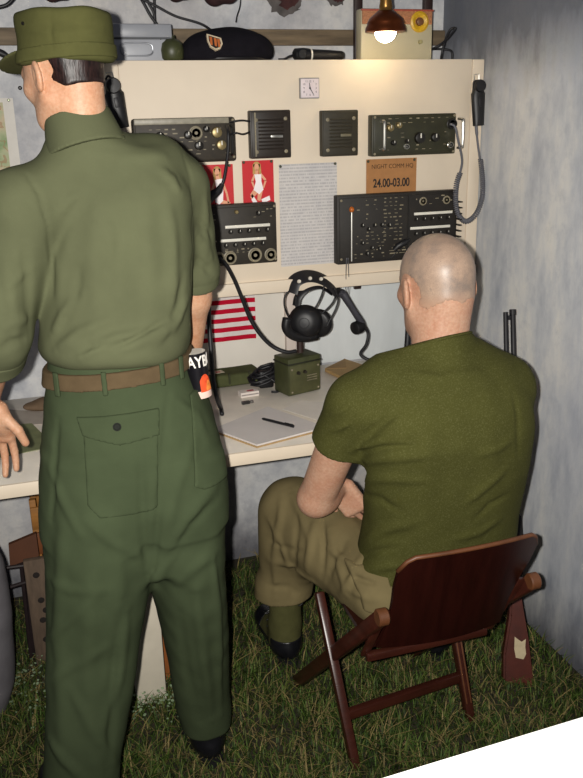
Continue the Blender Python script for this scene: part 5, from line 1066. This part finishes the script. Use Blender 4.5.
for h_, k_, n_, fd in ((hL, kL_, nL, [-.005, .05, -.05]), (hR, kR_, nR, [0, .05, -.05])): B.cap(h_, k_, .070, .050, .03); B.cap(k_, n_, .046, .032, .02); B.cap(n_, n_+fd, .032, .022, .02)
B.build('body', SKIN2, sit); eyes(H2, F2, sit)
# shaved scalp
def scalp(X, Y, Z):
    a = (X-H2[0])*sf[0]+(Y-H2[1])*sf[1]+(Z-H2[2])*sf[2]; u = (X-H2[0])*su[0]+(Y-H2[1])*su[1]+(Z-H2[2])*su[2]; l = np.abs((X-H2[0])*sl[0]+(Y-H2[1])*sl[1]+(Z-H2[2])*sl[2])
    d = (-.040+.55*np.maximum(a+.06, 0)+.012*np.sin(l*60))-u; return np.maximum(np.maximum(d, a-.075), np.where(l > .06, .040-np.sqrt((a+.005)**2+(u+.008)**2), -1))
Hs = B.crop(H2-.15, H2+.16); Hs.D -= .0007; Hs.region(scalp)
t = NT('shaved_stubble'); v = t.coord(); n1 = t.noise(v, 16, 5, .65); n2 = t.noise(v, 420, 2); c = t.ramp(n1, [(.36, '85756a'), (.5, 'a08876'), (.62, 'ac927e'), (.70, '6c6560')])
zz = t.n('SeparateXYZ', {'Vector': t.n('NewGeometry').outputs['Position']}).outputs[2]; kf = t.n('MapRange', {'Value': t.math('ADD', zz, t.math('MULTIPLY', n1, .05)), 'From Min': 1.185, 'From Max': 1.235}).outputs[0]; t.set('Base Color', t.mix(kf, lin('b58d74'), t.mix(t.math('MULTIPLY', t.ramp(n2, [(.45, '000000'), (.65, 'ffffff')]), .22), c, lin('554a44')))); t.set('Roughness', .42); t.set('Specular IOR Level', .5); t.bump(n2, .12, .001); Hs.build('hair', t.m, sit)
# ---- T-shirt
S = Field((.54, 1.50, .30), (1.34, 2.02, 1.16), .0042)
S.stack(rows([(606, 352, 498, 1.80, .70), (590, 350, 500, 1.80, .72), (570, 351, 504, 1.79, .70), (540, 363, 507, 1.77, .68), (510, 368, 511, 1.745, .64), (470, 366, 520, 1.715, .60), (430, 362, 526, 1.70, .60), (400, 364, 524, 1.705, .58), (380, 372, 512, 1.715, .58), (365, 384, 500, 1.72, .58)]), 0, .03, 2.4, .02)
S.cap([.79, 1.735, 1.005], [.99, 1.735, 1.005], .064, .064, .04); S.cap([.80, 1.735, .995], aL+[.012, 0, -.002], .068, .066, .04); S.cap([.99, 1.735, .995], aR+[-.006, 0, -.002], .068, .066, .04)
S.cap([.897, 1.735, .99], [.899, 1.733, 1.072], .10, .074, .06)
eL2 = aL+(eL-aL)*.40; eR2 = aR+(eR-aR)*.40
S.cap(aL+[.006, -.002, 0], eL2+unit(eL-aL)*.03, .066, .068, .03); S.cap(aR+[-.004, -.004, 0], eR2+unit(eR-aR)*.03, .066, .066, .03)
V = lambda x, y, Y=1.60: at(x, y, Y)
S.folds([(352, 452, 380, 440, 415, 432, .009, .009), (358, 462, 390, 458, 430, 456, .008, .010), (360, 440, 380, 425, 400, 412, -.008, .008), (358, 452, 390, 447, 420, 446, -.008, .006), (364, 480, 395, 478, 430, 482, .006, .012), (362, 495, 380, 500, 400, 512, -.006, .009), (356, 545, 385, 530, 420, 522, .006, .013), (352, 572, 375, 568, 400, 566, .008, .010), (352, 560, 375, 552, 395, 548, -.007, .008), (345, 440, 352, 420, 355, 398, -.006, .009), (328, 432, 340, 428, 352, 424, .007, .007), (330, 415, 342, 410, 352, 404, .006, .008),
 (440, 375, 442, 470, 442, 560, -.005, .024), (400, 385, 396, 430, 396, 480, .004, .03), (488, 385, 492, 430, 490, 490, .004, .03), (505, 470, 488, 485, 465, 505, .008, .011), (512, 440, 498, 448, 478, 456, .006, .010), (500, 520, 480, 532, 455, 540, .007, .011), (508, 495, 490, 505, 475, 520, -.006, .008), (365, 398, 360, 425, 360, 452, -.007, .006), (514, 392, 519, 420, 519, 455, -.006, .007), (405, 372, 440, 378, 478, 370, .003, .010)], .05)
S.ripple(.0014, 26, 31).ripple(.0006, 80, 32)
dl = unit(eL-aL); dr = unit(eR-aR); cutcap(S, eL2, dl, .105); cutcap(S, eR2, dr, .10); S.plane((.89, 1.7, .385), (-.0, 0, -1))
S.cap((.900, 1.738, 1.03), (.900, 1.738, 1.070), .082, .076, .02); S.cap((.902, 1.745, 1.10), (.904, 1.748, 1.18), .060, .060, .0, sub=True); S.plane((.899, 1.733, 1.088), (-.12, .38, 1))
for c, d, r in ((eL2, dl, .057), (eR2, dr, .056)): S.cap(c-d*.03, c+d*.1, r, r, 0, sub=True)
ts = S.build('tshirt', TS, sit)
q = MB(); cc = np.array([.900, 1.738, 1.084]); pts = []
for k in range(40):
    g = 2*PI*k/40; p = cc+np.array([.0685*math.cos(g), .0685*math.sin(g), 0]); p[2] += -.026*math.sin(g)+.008*math.cos(g); pts.append(Vector(p-ORG[ts]))
q.tube(pts, [(.0042, .011)]*40, 8, closed=True, up=(0, 0, 1)); q.build('neckband', TS, ts, 180)
for c, d, r in ((eL2, dl, .0715),): pass
# ---- trousers
T = Field((.50, 1.56, .10), (1.30, 2.36, .72), .0042)
T.ell((.895, 1.80, .465), (.180, .150, .105), k=.04)
for h_, k_, n_, hem in ((hL, kL_, nL, .20), (hR, kR_, nR, .20)):
    T.cap(h_+[0, 0, -.025], k_+[0, 0, -.006], .118, .092, .04); T.cap(k_+[0, 0, -.01], n_+[0, -.01, .14], .092, .080, .04); T.cap((h_+k_)/2+[0, 0, -.05], k_+[0, -.02, -.10], .085, .085, .05); T.cap(n_+[0, -.01, .16], n_+[0, -.01, .08], .082, .076, .02)
G = lambda x, y, Y: at(x, y, Y)
T.folds([(282, 495, 276, 545, 275, 598, .011, .012), (298, 515, 294, 560, 292, 600, -.010, .010), (316, 520, 308, 560, 304, 602, .012, .012), (330, 530, 338, 560, 345, 595, .010, .012), (345, 540, 330, 570, 318, 604, -.010, .010), (362, 555, 350, 580, 335, 605, .011, .011), (378, 585, 362, 580, 345, 572, -.009, .008), (388, 598, 370, 598, 350, 592, .011, .009), (270, 560, 290, 566, 312, 582, .009, .010), (268, 586, 288, 588, 306, 598, -.009, .008), (290, 490, 300, 515, 312, 545, .009, .011), (352, 520, 365, 540, 385, 560, .009, .012), (268, 520, 280, 540, 290, 570, .008, .010), (322, 515, 325, 545, 320, 585, -.009, .008), (270, 540, 285, 548, 305, 552, -.007, .008), (365, 575, 345, 560, 325, 545, .008, .009)], .06)
T.plane((.62, 2.1, .235), (.05, -.02, -1)); T.ripple(.003, 30, 41).ripple(.0012, 75, 42)
ch_t = T.build('trousers', CHN, sit)
shell(T, (.55, 1.56, .3), (.82, 1.96, .6), .008, poly_reg([at(352, 570, 1.74), at(378, 562, 1.74), at(384, 600, 1.74), at(358, 602, 1.74)], 1.80), 'cargo_pocket', CHN, ch_t)
b1, pL_, _ = boot(sit, on(292, 667, 0), on(262, 614, 0), None, .285, .29, 1); b2, _, _ = boot(sit, on(436, 662, 0)+[.0, 0, 0], on(436, 600, 0), None, .27, .29, 1)
q = MB()
for k in range(5): z = .09+.022*k; a = nL+np.array([-.02, .045, 0]); a[2] = z; q.tube([Vector(a+np.array([x, y, z2])-ORG[b1]) for x, y, z2 in ((-.02, .0, 0), (0, .010, .004), (.02, .0, .008))], .002, 6)
p = nL+np.array([.028, -.034, .118]); 
for s_ in (1, -1): q.tube([Vector(p+np.array([.016*math.cos(g)*1.0+s_*.012, -.004, .022*math.sin(g)])-ORG[b1]) for g in np.arange(14)*2*PI/14], .0018, 6, closed=True)
q.build('bootlace', RUB, b1, 180)
# ================================================================== LIGHT AND CAMERA
cam = bpy.data.cameras.new('camera'); co = bpy.data.objects.new('camera', cam); col.objects.link(co)
cam.sensor_fit = 'VERTICAL'; cam.sensor_height = 36; cam.lens = FPX/778*36; cam.clip_start = .02
m = Matrix(((RT[0], UP[0], -FW[0], 0), (RT[1], UP[1], -FW[1], 0), (RT[2], UP[2], -FW[2], EYE[2]), (0, 0, 0, 1))); co.matrix_world = m
bpy.context.scene.camera = co
def light(name, typ, loc, e, c, r): 
    l = bpy.data.lights.new(name, typ); l.energy = e; l.color = c; l.shadow_soft_size = r; o = bpy.data.objects.new(name, l); o.location = [float(x) for x in loc]; col.objects.link(o); return o
fl = light('camera_flash', 'SPOT', EYE-RT*.05+UP*.012, 245, (1, .965, .90), .012); fl.data.spot_size = math.radians(98); fl.data.spot_blend = 1.0
fl.rotation_euler = Vector(ray(320, 300)).to_track_quat('-Z', 'Y').to_euler()
w = bpy.data.worlds.new('room'); bpy.context.scene.world = w; w.use_nodes = True; w.node_tree.nodes['Background'].inputs[0].default_value = (.75, .8, 1, 1); w.node_tree.nodes['Background'].inputs[1].default_value = .09
vs = bpy.context.scene.view_settings; vs.view_transform = 'Standard'; vs.look = 'None'; vs.exposure = 0
